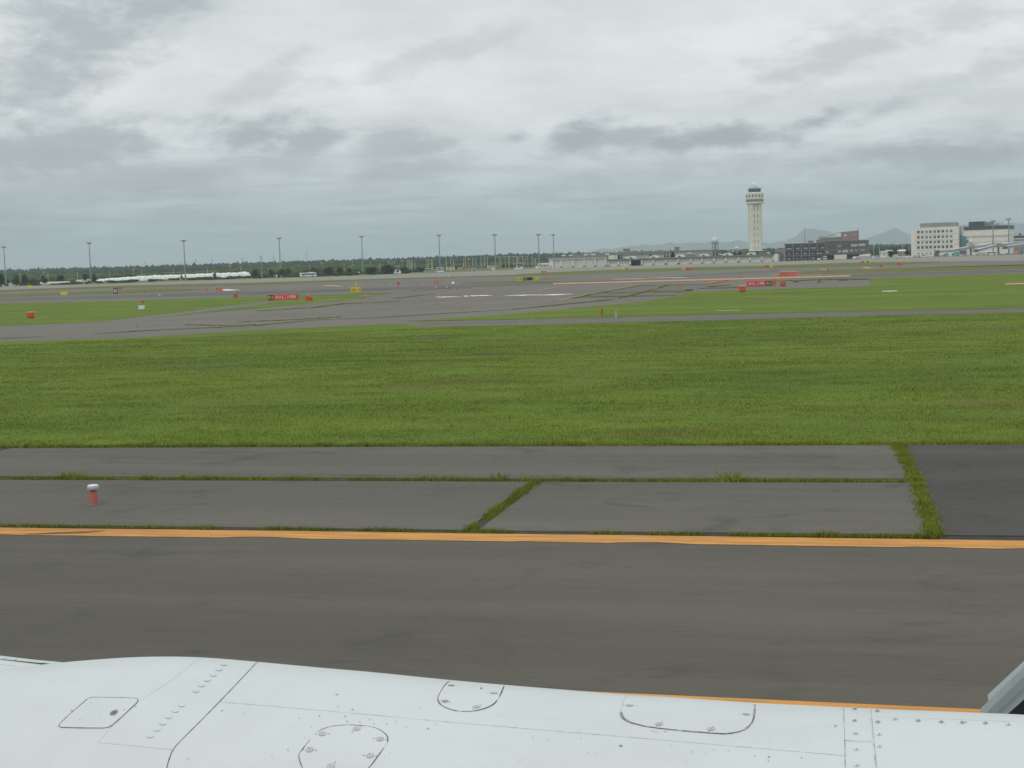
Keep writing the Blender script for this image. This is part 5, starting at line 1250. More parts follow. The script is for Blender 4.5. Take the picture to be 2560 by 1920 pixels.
cabinet(1233.5, 9.5, 669, 676.3, "wide beige cabinet in front of the large white coach")
cabinet(1346.5, 6, 665, 672, "beige cabinet at the foot of the mast left of the tall garage")
cabinet(1948, 7, 645.5, 653, "pale cabinet between the garage end and the brown office", M_GREYL)

# service vehicles along the right-hand terminal
def car(px0, px1, ytop, lab, body, D=905, cat="car"):
    pm = (px0 + px1) / 2; b = PD(pm, D); m = mpp(b); by = hy(pm) + F_PX * EYE / D; L = (px1 - px0) * m; H = (by - ytop) * m
    r = thing("parked_car", lab, cat, b, facing(b)); h = min(H, 2.2)
    MB().prism([(-L / 2, .3), (L / 2, .3), (L / 2, h * .55), (L * .3, h * .62), (L * .16, h), (-L * .30, h), (-L * .42, h * .6), (-L / 2, h * .55)], -.85, .85).build("body", body, r, bevel=.05)
    MB().prism([(L * .26, h * .62), (L * .15, h * .93), (-L * .27, h * .93), (-L * .36, h * .62)], -.88, .88).build("side_glass", M_GLASS, r)
    wheels(r, (-L * .31, L * .31), -.75, .75, .33)
def boxcar(px0, px1, ytop, lab, body, cab, D=900, cat="service truck", cs=-1, hb=1.0):
    pm = (px0 + px1) / 2; b = PD(pm, D); m = mpp(b); by = hy(pm) + F_PX * EYE / D; L = (px1 - px0) * m; H = (by - ytop) * m
    r = thing("service_vehicle", lab, cat, b, facing(b))
    xa, xb = sorted((cs * L / 2, cs * L * .25)); MB().box(xa, xb, -1, 1, .35, H * .72).build("cab", cab, r, bevel=.06); MB().box(xa + .1, xb - .1, -1.03, 1.03, H * .42, H * .66).build("cab_window", M_GLASS, r)
    xa, xb = sorted((cs * L * .24, -cs * L / 2)); MB().box(xa, xb, -1.1, 1.1, .5, H * hb).build("box", body, r, bevel=.04); MB().box(xa + .2, xb - .2, -1.14, 1.14, H * .45, H * .52).build("trim_rail", M_GREYL, r)
    wheels(r, (-L * .32, L * .32), -.85, .85, .4)
car(2257, 2277, 637.5, "white car parked left of the white office", M_WHITE, 890); car(2244.5, 2252.5, 638, "small white van end-on right of the cream box trailer", M_WHITE, 892, "van")
boxcar(2230, 2244, 636.5, "cream box trailer in front of the small houses", M_BEIGE, M_WHITE, 893, "trailer")
car(2283, 2292, 638.5, "low white car at the white office's left corner", M_BEIGE, 890); car(2303, 2318, 636.5, "white car in front of the white office's ground floor", M_WHITE, 890); car(2293.5, 2301, 638.3, "grey car next to the white office, between two white cars", M_GREYL, 890)
boxcar(2335, 2347.5, 630, "dark lift vehicle under the first jet bridge's cab", M_DGREY, M_PINK, 880, "lift truck"); boxcar(2348.5, 2359, 635, "grey tug below the first jet bridge", M_GREYL, M_GREYM, 875, "tug", 1, .8)
boxcar(2360, 2371, 633, "teal tug left of the teal container", M_TEALP, M_DGREY, 880, "tug"); boxcar(2380.5, 2398, 629.8, "bright teal container truck under the first jet bridge", M_TEALP, M_TEALP, 885, "container truck")
car(2398.5, 2408, 634.5, "white car right of the teal container truck", M_WHITE, 880); boxcar(2408.5, 2417, 634.5, "pinkish tug right of the teal container truck", M_PINKC, M_WHITE, 880, "tug", 1, .8)
boxcar(2439, 2463, 631.5, "tan cargo boxes on a dolly between the bridge columns", M_TANB, M_BEIGE, 880, "cargo dolly"); coach(PD(2478, 880), facing(PD(2478, 880)), 27 * PD(2478, 880).length / 3900, 2.3, "low white apron bus beside the tan cargo boxes", M_WHITE, name="apron_bus")
boxcar(2493.5, 2503, 633, "grey tug right of the low white apron bus", M_GREYM, M_GREYL, 878, "tug", 1, .8); car(2512, 2530, 632.5, "silver car parked under the right hand jet bridge", M_GREYL, 876)
boxcar(2533, 2545, 629, "orange tan cargo box near the right edge", M_ORANGE2, M_TANB, 880, "cargo box"); boxcar(2552, 2572, 626, "dark blue truck at the right edge of the photo", M_BLUE, M_BLUE, 880, "truck")
boxcar(2504, 2511, 636, "small white cart left of the silver car", M_WHITE, M_GREYL, 874, "cart"); boxcar(2546, 2551.5, 634, "small grey cart right of the orange tan cargo box", M_GREYL, M_GREYM, 876, "cart")
# vehicles before the brown office
b = PD(2047, 925); m = mpp(b)
r = thing("catering_truck", "tall high lift truck seen end-on before the brown office", "lift truck", b, facing(b)); MB().box(-1.0, 1.0, -2.5, 2.5, .4, 1.3).build("cab", M_WHITE, r); MB().box(-.95, .95, -2.0, 2.5, 1.35, 4.0).build("box", W("lift_box_dark", (.06, .06, .07), var=.1), r); MB().box(-1.1, 1.1, -2.2, 2.6, 4.0, 4.25).build("roof", M_WHITE, r); wheels(r, (-.75, .75), -1.6, 1.6, .4)
r = thing("panel_van", "white van seen head-on before the brown office", "van", PD(2062.7, 925), facing(b)); MB().box(-1.1, 1.1, -2, 2.5, .35, 2.3).build("body", M_WHITE, r, bevel=.1); MB().box(-.95, .95, -2.04, -2.0, 1.15, 1.95).build("windscreen", M_GLASS, r); MB().box(-.9, .9, -2.05, -2.0, .35, .55).build("bumper", M_DGREY, r); wheels(r, (-.85, .85), -1.4, 1.6, .38)
boxcar(2129.5, 2139, 641.8, "white tanker cart before the brown office's undercroft", M_WHITE, M_GREYL, 915, "cart"); boxcar(2139.5, 2150, 642, "low white trailer beside the cream sloped shed", M_GREYL, M_WHITE, 915, "trailer"); car(2186, 2194, 640.5, "white car by the dark roofed shed", M_WHITE, 905)

# ------------------------------------------------------------------ jet bridges
def bridge(pts, cabx, colx, lab, D, stripe_=None, th=5.6):
    p0 = PD(pts[0][0], D); F = Facade(p0, PD(pts[-1][0], D)); r = F.root("jet_bridge", lab, "jet bridge"); m = mpp(p0)
    for i, ((xa, ya), (xb, yb)) in enumerate(zip(pts[:-1], pts[1:])):
        (ua, za), (ub, zb) = F.at(xa, ya), F.at(xb, yb); t = th * m
        MB().prism([(ua, za - t), (ub, zb - t), (ub, zb), (ua, za)], -1.5, 1.5).build("tunnel", M_GREYL, r)
        MB().prism([(ua - .05, za), (ub, zb), (ub, zb + .38), (ua - .05, za + .38)], -1.7, 1.7).build("tunnel_roof", M_WHITE, r)
        MB().prism([(ua, za - t * .62), (ub, zb - t * .62), (ub, zb - t * .34), (ua, za - t * .34)], -1.56, -1.5).build("window_strip", M_GREYM, r)
    if stripe_:
        (ua, za), (ub, zb) = F.at(*stripe_[0]), F.at(*stripe_[1]); MB().prism([(ua, za - .75 * th * m), (ub, zb - .75 * th * m), (ub, zb - .1), (ua, za - .1)], -1.62, -1.57).build("sign_board", M_PURP, r)
        MB().prism([(ua + .1, za - .35), (ub - .1, zb - .35), (ub - .1, zb - .12), (ua + .1, za - .12)], -1.66, -1.62).build("sign_edge", M_DGREY, r)
    u, z = F.at(cabx, pts[0][1]); MB().box(u - 1.5, u + .9, -1.8, 1.8, z - th * m - .1, z + .5).build("bridge_cab", M_TAUPE, r); MB().box(u - 1.3, u + .7, -1.84, -1.8, z - 1.2, z - .3).build("cab_window", M_GLASS, r)
    for cx in colx:
        u, z = F.at(cx, np.interp(cx, [p[0] for p in pts], [p[1] for p in pts])); MB().box(u - 1.6, u + 1.6, -1.9, 1.9, z - th * m * 1.0, z + .55).build("rotunda", M_TAUPE, r)
        MB().box(u - .5, u + .5, -.5, .5, .4, z - th * m).build("column", M_GREYM, r); w_ = MB().box(u - 1.3, u + 1.3, -.9, .9, .25, .55).build("bogie", M_GREYM, r)
bridge([(2344, 627), (2381, 624.5), (2425, 616.3), (2470, 611)], 2343.5, [2427], "first jet bridge from the left, rising past the white office", 905, ((2384, 623.6), (2401, 620.5)))
bridge([(2441, 624.5), (2480, 614), (2530, 607)], 2440, [2496], "middle jet bridge in front of the windowless block", 900, ((2443, 624), (2454, 621)))
bridge([(2512, 616.5), (2560, 609), (2640, 600)], 2513, [2575], "jet bridge at the right edge of the photo", 893, ((2515, 616), (2527, 614)))
bridge([(2437, 613), (2500, 607.5), (2600, 603.5)], 2437, [], "upper fixed walkway with white roof behind the jet bridges", 925, None, 3.0)
bridge([(2527, 597.5), (2600, 596)], 2527, [], "high pale walkway in front of the grey terminal roof", 1000, None, 8)

# ------------------------------------------------------------------ airfield signs and marker boxes
def sign(px0, px1, ytop, by, lab, panels, D_leg=.12, back=M_DGREY, cat="airfield sign", name="airfield_sign"):
    pa, pb = G(px0, by), G(px1, by); d = (pa + pb) / 2; m = mpp(d); F = Facade(PD(px0, depth(d)), PD(px1, depth(d)))
    r = F.root(name, lab, cat); H = (by - ytop) * m; z0 = H * .12
    MB().box(-.04, F.L + .04, .0, .25, z0 - .03, H + .03).build("cabinet", back, r)
    for k in (.08, .5, .92): MB().box(F.L * k - .05, F.L * k + .05, .08, .18, 0, z0 - .03).build("leg", M_GREYM, r)
    for (a, b_, pm, txt, tm) in panels:
        p = MB().box(F.L * a, F.L * b_, -.03, 0, z0, H).build("panel", pm, r)
        if txt:
            w_ = F.L * (b_ - a) * .84; t = text_mesh("lettering", txt, w_, (H - z0) * .62, tm, p, .01); t.location = (F.L * (a + b_) / 2, -.05, (z0 + H) / 2); t.rotation_euler = (math.pi / 2, 0, 0)
    return r
sign(670, 746, 737, 751, "red airfield sign 01L-19R with a black B3 panel at its left end", [(0, .18, M_BLACK, "B3", M_LEGY), (.19, 1, M_RED, "01L-19R", M_LEG)], back=M_RED)
sign(1868, 1931, 703, 716.5, "red airfield sign 01L-19R with a yellow and black B2 panel at its right end", [(0, .76, M_RED, "01L-19R", M_LEG), (.77, 1, M_BLACK, "B2", M_LEGY)], back=M_RED)
sign(877, 901, 719, 731.5, "yellow airfield sign reading A3 with an arrow", [(0, 1, M_YSIGN, "A3 \u2197", M_BLACK)], back=M_YSIGN)
sign(1291.5, 1347, 693.5, 701.8, "long yellow and black airfield sign with arrows left of the orange barrier", [(0, .27, M_YSIGN, "\u2190B3", M_BLACK), (.28, .46, M_BLACK, "A3", M_LEGY), (.47, .73, M_BLACK, None, None), (.74, 1, M_YSIGN, "B3\u2192", M_BLACK)], back=M_YSIGN)
sign(284.5, 293.5, 721, 735.5, "black distance sign with a white figure 8", [(0, 1, M_BLACK, "8", M_LEG)], back=M_BLACK)
sign(152, 168, 730, 738.8, "yellow airfield sign on the verge at far left", [(0, 1, M_YSIGN, None, None)], back=M_YSIGN)
sign(71.5, 80, 714, 721, "small yellow marker sign on the apron edge at far left", [(0, 1, M_YSIGN, None, None)], back=M_YSIGN)
sign(1554, 1569, 669.8, 674.6, "small yellow and red sign on the verge before the open garage doorway", [(0, .6, M_YSIGN, None, None), (.62, 1, M_ORANGE, None, None)], back=M_YSIGN)
sign(1706, 1727, 669, 675.8, "yellow and red sign on the verge before the long garage", [(0, .33, M_YSIGN, None, None), (.35, 1, M_ORANGE, None, None)], back=M_ORANGE)
sign(1912, 1931, 663, 669.6, "red and yellow sign on the verge near the garage's right end", [(0, .6, M_ORANGE, None, None), (.62, 1, M_YSIGN, None, None)], back=M_ORANGE)
sign(2152, 2171, 652.8, 657.2, "red and yellow sign on the verge before the cream sloped shed", [(0, .45, M_ORANGE, None, None), (.46, .8, M_YSIGN, None, None), (.81, 1, M_BLACK, None, None)], back=M_ORANGE)

def marker(px, w_px, ytop, by, lab, m_=M_ORANGE, shape="box", top=None, cat="marker box", name="marker_box"):
    b = G(px, by); m = mpp(b); w_ = w_px * m / 2; H = (by - ytop) * m; r = thing(name, lab, cat, b, facing(b))
    if shape == "drum":
        MB().lathe([(w_ * .7, 0), (w_ * .75, H * .12), (w_, H * .2), (w_, H * .86), (w_ * .94, H * .95)], 20).build("drum", m_, r, smooth=False); MB().lathe([(w_ * .9, H * .95), (w_ * .9, H), (w_ * .6, H + .01)], 20).build("cap", top or M_PALEO, r)
        MB().lathe([(w_ * .95, 0), (w_ * .95, H * .08)], 16).build("base_ring", M_DGREY, r)
    elif shape == "box":
        MB().box(-w_, w_, -w_ * .55, w_ * .55, H * .14, H * .92).build("housing", m_, r, bevel=min(.04, w_ * .1)); MB().box(-w_ * 1.03, w_ * 1.03, -w_ * .6, w_ * .6, H * .92, H).build("lid", top or m_, r)
        for sx in (-1, 1): MB().box(sx * w_ * .8 - .04, sx * w_ * .8 + .04, -.06, .06, 0, H * .14).build("leg", M_GREYM, r)
    elif shape == "post":
        MB().tube((0, 0, 0), (0, 0, H * .7), w_ * .35, n=8).build("post", m_, r); MB().box(-w_, w_, -w_ * .6, w_ * .6, H * .55, H).build("head", m_, r, bevel=.02); MB().tube((0, 0, H), (0, 0, H * 1.12), w_ * .25, n=8).build("lamp", M_GREYM, r)
    return r
marker(77, 19, 779.5, 795.5, "orange drum marker in the grass at the far left", M_ORANGE, "drum")
marker(358, 7, 751.5, 759.5, "small red marker light above the white board in the left grass", M_ORANGE, "post", name="marker_light", cat="marker light")
marker(354, 15, 763.5, 775, "white board standing in the left grass", M_WHITE, "box", cat="marker board", name="marker_board")
marker(302, 10.5, 717, 724, "orange marker box just right of the figure 8 sign", M_ORANGE)
marker(363.5, 3.6, 725, 733.5, "thin orange marker post right of the figure 8 sign", M_ORANGE, "post", name="marker_post", cat="marker post")
marker(375, 4, 718, 724.5, "faint pinkish marker post on the far grey strip", M_ORANGE2, "post", name="marker_post", cat="marker post")
marker(515.5, 8, 720.5, 729.5, "orange marker light left of the wide orange box", M_ORANGE2, "post", name="marker_light", cat="marker light")
marker(548, 17, 720, 729.5, "wide orange marker box on the far taxiway edge, left part", M_ORANGE2)
marker(589.5, 11, 735, 745, "red marker box on the grass tip near the B3 sign", M_RED, "box")
marker(592.5, 3.5, 727, 733, "tiny red marker light behind the red box near the B3 sign", M_RED, "post", name="marker_light", cat="marker light")
marker(399, 4, 736.5, 740, "tiny white light fitting on the left taxiway", M_WHITE, "drum", M_WHITE, name="taxiway_light", cat="taxiway light")
marker(769, 10.5, 741, 753.5, "dull red marker box right of the B3 sign", M_RED, "box"); marker(777.5, 9, 742.5, 753, "second dull red marker box right of the B3 sign, partly behind the first", M_ORANGE, "box"); marker(779.5, 4, 735.8, 741, "small red light behind the pair of dull red boxes", M_RED, "post", name="marker_light", cat="marker light")
marker(890.5, 6, 707.5, 716.5, "yellow light fitting just above the A3 sign", M_YSIGN, "post", name="marker_light", cat="marker light")
marker(908, 8, 740, 748.5, "dull orange marker light on the grass tip right of the A3 sign", M_ORANGE2, "post", name="marker_light", cat="marker light")
marker(996.5, 8, 705, 715, "red marker light on the taxiway below the parked coaches", M_RED, "post", name="marker_light", cat="marker light"); marker(1044.5, 7.5, 707, 715, "faded red marker light left of the orange box", M_ORANGE2, "post", name="marker_light", cat="marker light")
marker(1092, 13, 701.5, 711, "orange red marker box in the middle of the far verge", M_ORANGE2); marker(1359, 14, 677.8, 684, "orange red marker box below the tall garage's left corner", M_ORANGE2)
marker(976, 2.6, 710.5, 713.5, "tiny white light fitting left of the red marker light", M_WHITE, "drum", M_WHITE, name="taxiway_light", cat="taxiway light"); marker(1091, 2.6, 716, 719.5, "tiny white light fitting below the orange red box", M_WHITE, "drum", M_WHITE, name="taxiway_light", cat="taxiway light"); marker(1118, 5, 716.8, 718.6, "low white slab right of the tiny white fitting", M_WHITE, "drum", M_WHITE, name="taxiway_light", cat="taxiway light")
marker(1100, 3.2, 690.7, 692.7, "tiny white fitting on the apron verge below the parked coaches", M_WHITE, "drum", M_WHITE, name="taxiway_light", cat="taxiway light"); marker(1124, 4, 689.5, 691.6, "second white fitting on the apron verge, right of the tiny one", M_WHITE, "drum", M_WHITE, name="taxiway_light", cat="taxiway light")
marker(1639, 8, 720, 726, "low orange light on the weedy pavement, left one", M_ORANGE2, "drum", M_ORANGE2, name="marker_light", cat="marker light"); marker(1700, 9, 714.5, 724, "orange marker light at the tip of the weedy pavement", M_ORANGE2, "post", name="marker_light", cat="marker light")
marker(1856, 17, 714, 730.5, "orange red drum with pale top left of the B2 sign", M_ORANGE, "drum"); marker(1957.5, 14.5, 703, 716, "orange red drum right of the B2 sign", M_ORANGE, "drum", M_ORANGE)
marker(1852, 5, 686.5, 692, "tiny red marker light behind the long orange barrier", M_ORANGE2, "post", name="marker_light", cat="marker light"); marker(2070, 5, 672.5, 683, "thin red marker post right of the big orange box", M_ORANGE, "post", name="marker_post", cat="marker post"); marker(2203, 7.5, 661.8, 670, "red marker light on the far verge before the white office", M_ORANGE, "post", name="marker_light", cat="marker light")
marker(2249, 14, 658, 664.3, "orange marker box on the far verge before the white office", M_ORANGE); marker(1917, 8, 664.5, 668, "small orange box beside the red and yellow sign, nearest the garage end", M_ORANGE2)
marker(1386, 4, 750, 756, "faint pink fitting on the wide taxiway", M_ORANGE2, "drum", M_ORANGE2, name="taxiway_light", cat="taxiway light"); marker(1154, 3, 769, 774, "faint orange fitting on the wide taxiway, left one", M_ORANGE2, "drum", M_ORANGE2, name="taxiway_light", cat="taxiway light"); marker(799, 3, 789, 794, "faint red fitting in the weed line of the left taxiway", M_ORANGE2, "drum", M_ORANGE2, name="taxiway_light", cat="taxiway light")
marker(343, 3.2, 812, 822, "faint red fitting on the leftmost taxiway", M_ORANGE2, "post", name="taxiway_light", cat="taxiway light"); marker(1264, 3, 703, 706.5, "tiny red fitting left of the long yellow and black sign", M_ORANGE2, "drum", M_ORANGE2, name="taxiway_light", cat="taxiway light")
# white ball light
b = G(1133, 713.5); m = mpp(b); r = thing("ball_light", "white ball light on a short post on the far taxiway", "marker light", b); MB().dome(0, 0, 5 * m, 4.2 * m, -.9, 16, 8).build("ball", M_WHITE, r, smooth=True); MB().tube((0, 0, 0), (0, 0, 2 * m), .5 * m, n=8).build("post", M_GREYM, r)
# two slim posts in the right grass
b = G(1505, 790); m = mpp(b); r = thing("vane_marker", "rusty orange marker with a slanted plate in the right grass", "marker post", b, facing(b)); MB().tube((0, 0, 0), (0, 0, 8 * m), .9 * m, n=8).build("post", W("rust", (.28, .11, .05), var=.2), r); MB().prism([(-3.5 * m, 5 * m), (2 * m, 7 * m), (4.6 * m, 16 * m), (-1 * m, 20 * m)], -.1, .1).build("plate", W("rusty_orange", (.38, .15, .06), var=.2, scale=2), r); MB().box(-3.2 * m, -1.2 * m, -.06, .06, 14 * m, 22 * m).build("fin", M_ORANGE2, r)
b = G(1540, 793.5); m = mpp(b); r = thing("white_marker_post", "slim pale marker post right of the rusty marker in the grass", "marker post", b, facing(b)); MB().lathe([(3.0 * m, 0), (2.6 * m, 8 * m)], 12).build("base", M_BLIND, r); MB().tube((0, 0, 8 * m), (0, 0, 17 * m), 1.5 * m, n=10).build("stem", M_GREENR, r); MB().tube((0, 0, 17 * m), (0, 0, 21 * m), 1.5 * m, n=8).build("lamp", M_ORANGE2, r)
# long low orange barrier and its gear
def barrier(p0, p1, h_px, lab, name="long_barrier", top=M_PALEO, seg=12, side=M_ORANGE2):
    A, B = G(*p0), G(*p1); F = Facade(A, B); r = F.root(name, lab, "barrier"); m = mpp((A + B) / 2); H = h_px * m; n = seg
    for i in range(n):
        xa, xb = F.L * i / n, F.L * (i + 1) / n - .04
        MB().prismx([(-.28, .03), (.28, .03), (.16, H * .95), (-.16, H * .95)], xa, xb).build("barrier_block", side, r)
        MB().box(xa, xb + .03, -.31, -.20, H * .26, H * .84).build("pale_panel", top, r)
barrier((1384, 712), (2127, 692.5), 4.8, "very long low orange barrier with pale upper face across the far taxiway", seg=40)
barrier((1769, 711.5), (1818, 701), 3.2, "short slanted rusty orange barrier in front of the long one", seg=5, top=M_ORANGE)
barrier((2515, 712.5), (2700, 709), 5, "low orange bar in the grass at the right edge", seg=8, top=M_PALEO, side=M_ORANGE)
b = G(1975, 689.5); m = mpp(b); r = thing("orange_tank", "big low orange box beyond the long barrier", "tank", b, facing(b)); MB().prism([(-27 * m, 0), (26 * m, 0), (26 * m, 8.5 * m), (22 * m, 9.5 * m), (-24 * m, 10.8 * m)], -.8, .8).build("body", W("washed_orange", (.60, .16, .10), var=.1, scale=.6), r, bevel=.05); MB().box(-24 * m, 18 * m, -.85, .85, 10.2 * m, 11 * m).build("top_edge", M_PALEO, r)
MB().box(14 * m, 27 * m, -1.0, -.84, .4 * m, 3.4 * m).build("blue_tarp", M_PURP, r)
for k in (-.9, .9): MB().tube((-27 * m, k, 4 * m), (-40 * m, k - 1.2, .4 * m), .14, n=6).build("arm", M_ORANGE2, r)
b = G(1937, 716); m = mpp(b); r = thing("orange_post", "orange upright gear and post at the right end of the B2 sign", "marker post", b, facing(b)); MB().box(-2.2 * m, 2.2 * m, -.2, .2, 0, 15 * m).build("post", W("rust_orange", (.50, .14, .05), var=.15), r); MB().box(-4 * m, 3 * m, -.3, .3, 15 * m, 20 * m).build("head", M_ORANGE2, r); MB().box(-6 * m, -2.3 * m, -.2, .2, 2 * m, 9 * m).build("side_box", W("rust_orange", (.50, .14, .05)), r)
b = G(1950, 714); m = mpp(b); r = thing("thin_orange_frame", "faded orange frame between the B2 sign's post and the right drum", "marker frame", b, facing(b))
for x in (-3, 3): MB().box((x - .6) * m, (x + .6) * m, -.1, .1, 0, 16 * m).build("upright", M_ORANGE2, r)
MB().box(-3.6 * m, 3.6 * m, -.1, .1, 16 * m, 17.5 * m).build("crossbar", M_ORANGE2, r)
b = G(2224, 732); m = mpp(b); r = thing("white_plank", "white plank lying in the right hand grass", "plank", b, facing(b)); MB().box(-18 * m, 18 * m, -.12, .12, .12, .26).build("board", M_WHITE, r)
for k in (-1, 1): MB().box(k * 14 * m - .05, k * 14 * m + .05, -.05, .05, 0, .12).build("peg", M_GREYM, r)
# near red and white edge light
b = G(235, 1266); m = mpp(b)
r = thing("edge_light", "red runway edge light post with a flat white top on the near shoulder", "edge light", b)
MB().lathe([(12 * m, 0.036), (12 * m, .05)], 20).build("base_plate", M_GREYM, r)
MB().lathe([(10.3 * m, .05), (10.3 * m, 38 * m)], 20).build("red_sleeve", W("red_sleeve", (.50, .14, .12), rough=.6, var=.06, scale=8), r)
MB().lathe([(6.5 * m, 38 * m), (6.5 * m, 42 * m)], 16).build("neck", M_BROWN2, r); MB().lathe([(12 * m, 42 * m), (14.5 * m, 44 * m), (14.5 * m, 49 * m), (12.8 * m, 50 * m)], 20).build("lamp_body", M_GREYL, r); MB().lathe([(13.5 * m, 50 * m), (13.5 * m, 53.5 * m), (9 * m, 55 * m)], 20).build("lamp_cap", M_WHITE, r)
# ------------------------------------------------------------------ trees, scrub, forest, hills
def leafmat(name, c1, c2, sc=.25):
    m = bpy.data.materials.new(name); m.use_nodes = True; b = NB(m.node_tree); bs = m.node_tree.nodes['Principled BSDF']
    g = b.n('ShaderNodeNewGeometry').outputs['Position']; n1 = b.noise(g, sc, 4, .6); n2 = b.noise(g, sc * .07, 3, .6)
    at = b.n('ShaderNodeAttribute', attribute_name='tint')
    c = b.mix(b.rng(b.math('ADD', b.math('MULTIPLY', n1, .5), b.math('MULTIPLY', n2, .5)), .38, .62, 0, 1), c1, c2)
    s_ = b.n('ShaderNodeVectorMath', operation='SCALE'); b.link(c, s_.inputs[0]); b.link(at.outputs['Fac'], s_.inputs['Scale'])
    b.link(s_.outputs[0], bs.inputs['Base Color']); bs.inputs['Roughness'].default_value = .9; bs.inputs['Specular IOR Level'].default_value = .1
    return m
M_CONIF = leafmat("dark_forest_leaves", (.014, .034, .016), (.030, .056, .022))
M_SCRUB = leafmat("scrub_leaves", (.040, .070, .016), (.085, .120, .026), .15)
M_SCRUB_D = leafmat("dark_scrub_leaves", (.022, .048, .018), (.045, .078, .022), .3)
M_TRUNK = W("bark", (.08, .06, .045), rough=.9, var=.2)
bmx = bmesh.new(); bmesh.ops.create_icosphere(bmx, subdivisions=2, radius=1.0); ICO_V = np.array([v.co[:] for v in bmx.verts]); ICO_F = np.array([[v.index for v in f.verts] for f in bmx.faces]); bmx.free()
bmx = bmesh.new(); bmesh.ops.create_icosphere(bmx, subdivisions=1, radius=1.0); IC1_V = np.array([v.co[:] for v in bmx.verts]); IC1_F = np.array([[v.index for v in f.verts] for f in bmx.faces]); bmx.free()
def tri_mesh(name, V, Fa, tint, m, kind=None):
    me = bpy.data.meshes.new(name); me.vertices.add(len(V)); me.vertices.foreach_set("co", V.astype(np.float32).ravel()); n = len(Fa)
    me.loops.add(3 * n); me.loops.foreach_set("vertex_index", Fa.astype(np.int32).ravel()); me.polygons.add(n); me.polygons.foreach_set("loop_start", np.arange(0, 3 * n, 3, dtype=np.int32))
    at = me.attributes.new("tint", 'FLOAT', 'POINT'); at.data.foreach_set("value", tint.astype(np.float32)); me.update(calc_edges=True); me.materials.append(m)
    o = bpy.data.objects.new(name, me); COL.objects.link(o)
    if kind: o['kind'] = kind
    return o
def clumps(name, P, R_, Hh, m, kind='stuff', conif=None, ico=(IC1_V, IC1_F), tintr=(.75, 1.25)):
    """one lumpy crown per point: R_ radius, Hh height"""
    n = len(P); V0, F0 = ico; nv = len(V0)
    k = 1 + rng.normal(0, .16, (n, nv)); V = V0[None] * k[..., None]
    z = V[:, :, 2] * .5 + .5
    if conif is not None:
        taper = np.where(conif[:, None], np.clip(1.15 - z, .08, 1), 1.0); V[:, :, 0] *= taper; V[:, :, 1] *= taper
    X = P[:, None, 0] + V[:, :, 0] * R_[:, None]; Y = P[:, None, 1] + V[:, :, 1] * R_[:, None]; Z = z * Hh[:, None]
    VV = np.stack([X, Y, Z], -1).reshape(-1, 3); FF = (F0[None] + (np.arange(n) * nv)[:, None, None]).reshape(-1, 3)
    return tri_mesh(name, VV, FF, np.repeat(rng.uniform(*tintr, n), nv) * rng.uniform(.85, 1.15, n * nv), m, kind)
def pol(px, D):                         # many ground points at columns px, depths D
    X0 = np.array([PD(x, 1000.0)[:2] for x in np.linspace(-700, 3300, 81)]); xs = np.linspace(-700, 3300, 81)
    return np.stack([np.interp(px, xs, X0[:, 0]), np.interp(px, xs, X0[:, 1])], 1) * (D / 1000.0)[:, None]
# forest: tree-top height above the flat horizon, in photo px
n = 5200; px = rng.uniform(-650, 3200, n); Dd = 2150 + 800 * rng.uniform(0, 1, n)
tp = np.interp(px, [-650, 0, 300, 640, 1000, 1280, 1500, 1900, 2250, 3200], [21, 21.5, 20, 19.5, 19, 19.5, 17, 13, 13.5, 13])
Hh = (tp * Dd / F_PX + EYE) * rng.uniform(.88, 1.0, n); cn = (rng.uniform(0, 1, n) < .3) & (px < 800); tall = cn & (rng.uniform(0, 1, n) < .08) & (px < 700); Hh[tall] *= 1.13
clumps("forest", pol(px, Dd), rng.uniform(5.5, 10, n) * np.where(cn, .75, 1), Hh, M_CONIF, conif=cn)
# light green scrub belt before it
n = 3400; px = rng.uniform(-650, 1480, n); Dd = np.where(px < 1000, 1180, 1370) + 550 * rng.uniform(0, 1, n)
tp = np.interp(px, [-650, 0, 250, 420, 560, 700, 900, 1130, 1300, 1480], [10, 9, 4, 1, 4, 9, 6, 2, -1, -2])
Hh = np.clip((tp * Dd / F_PX + EYE), 2.0, 99) * rng.uniform(.45, 1.0, n)
clumps("scrub", pol(px, Dd), rng.uniform(4, 8.5, n), Hh, M_SCRUB, ico=(ICO_V, ICO_F))
n = 1500; px = rng.uniform(-650, 1360, n); u_ = rng.uniform(0, 1, n)
ay_ = np.interp(px, [p[0] for p in apron_far], [p[1] for p in apron_far]); hh_ = np.interp(px, [-700, 1400], [hy(-700), hy(1400)])
D0 = 19000 / (ay_ - hh_) + 25; Dd = D0 + (1240 - D0) * u_ ** .8
kk = vnoise(np.stack([px, Dd], 1), 60, 8); Hh = (.7 + 3.4 * kk ** 2) * rng.uniform(.6, 1.1, n)
lim = ((hy(300) * 0 + 19000 / Dd) - 1.5) * Dd / F_PX * .45; okk = ((px < 160) | (px > 645) | (Hh < 1.7)) & ((px < 1045) | (Hh < .5)) & ((px < 645) | (Hh < 2.2))
clumps("low_scrub", pol(px, Dd)[okk], rng.uniform(2, 5, n)[okk], Hh[okk], M_SCRUB_D, ico=(IC1_V, IC1_F))
n = 260; px = rng.uniform(2195, 2300, n); Dd = rng.uniform(1150, 1500, n)
clumps("wood_edge", pol(px, Dd), rng.uniform(3, 5, n), rng.uniform(4, 8, n), M_CONIF)
n = 240; px = rng.uniform(1700, 1960, n); Dd = rng.uniform(1640, 2000, n)
clumps("wood_edge", pol(px, Dd), rng.uniform(4, 7, n), rng.uniform(5, 10, n), M_CONIF)
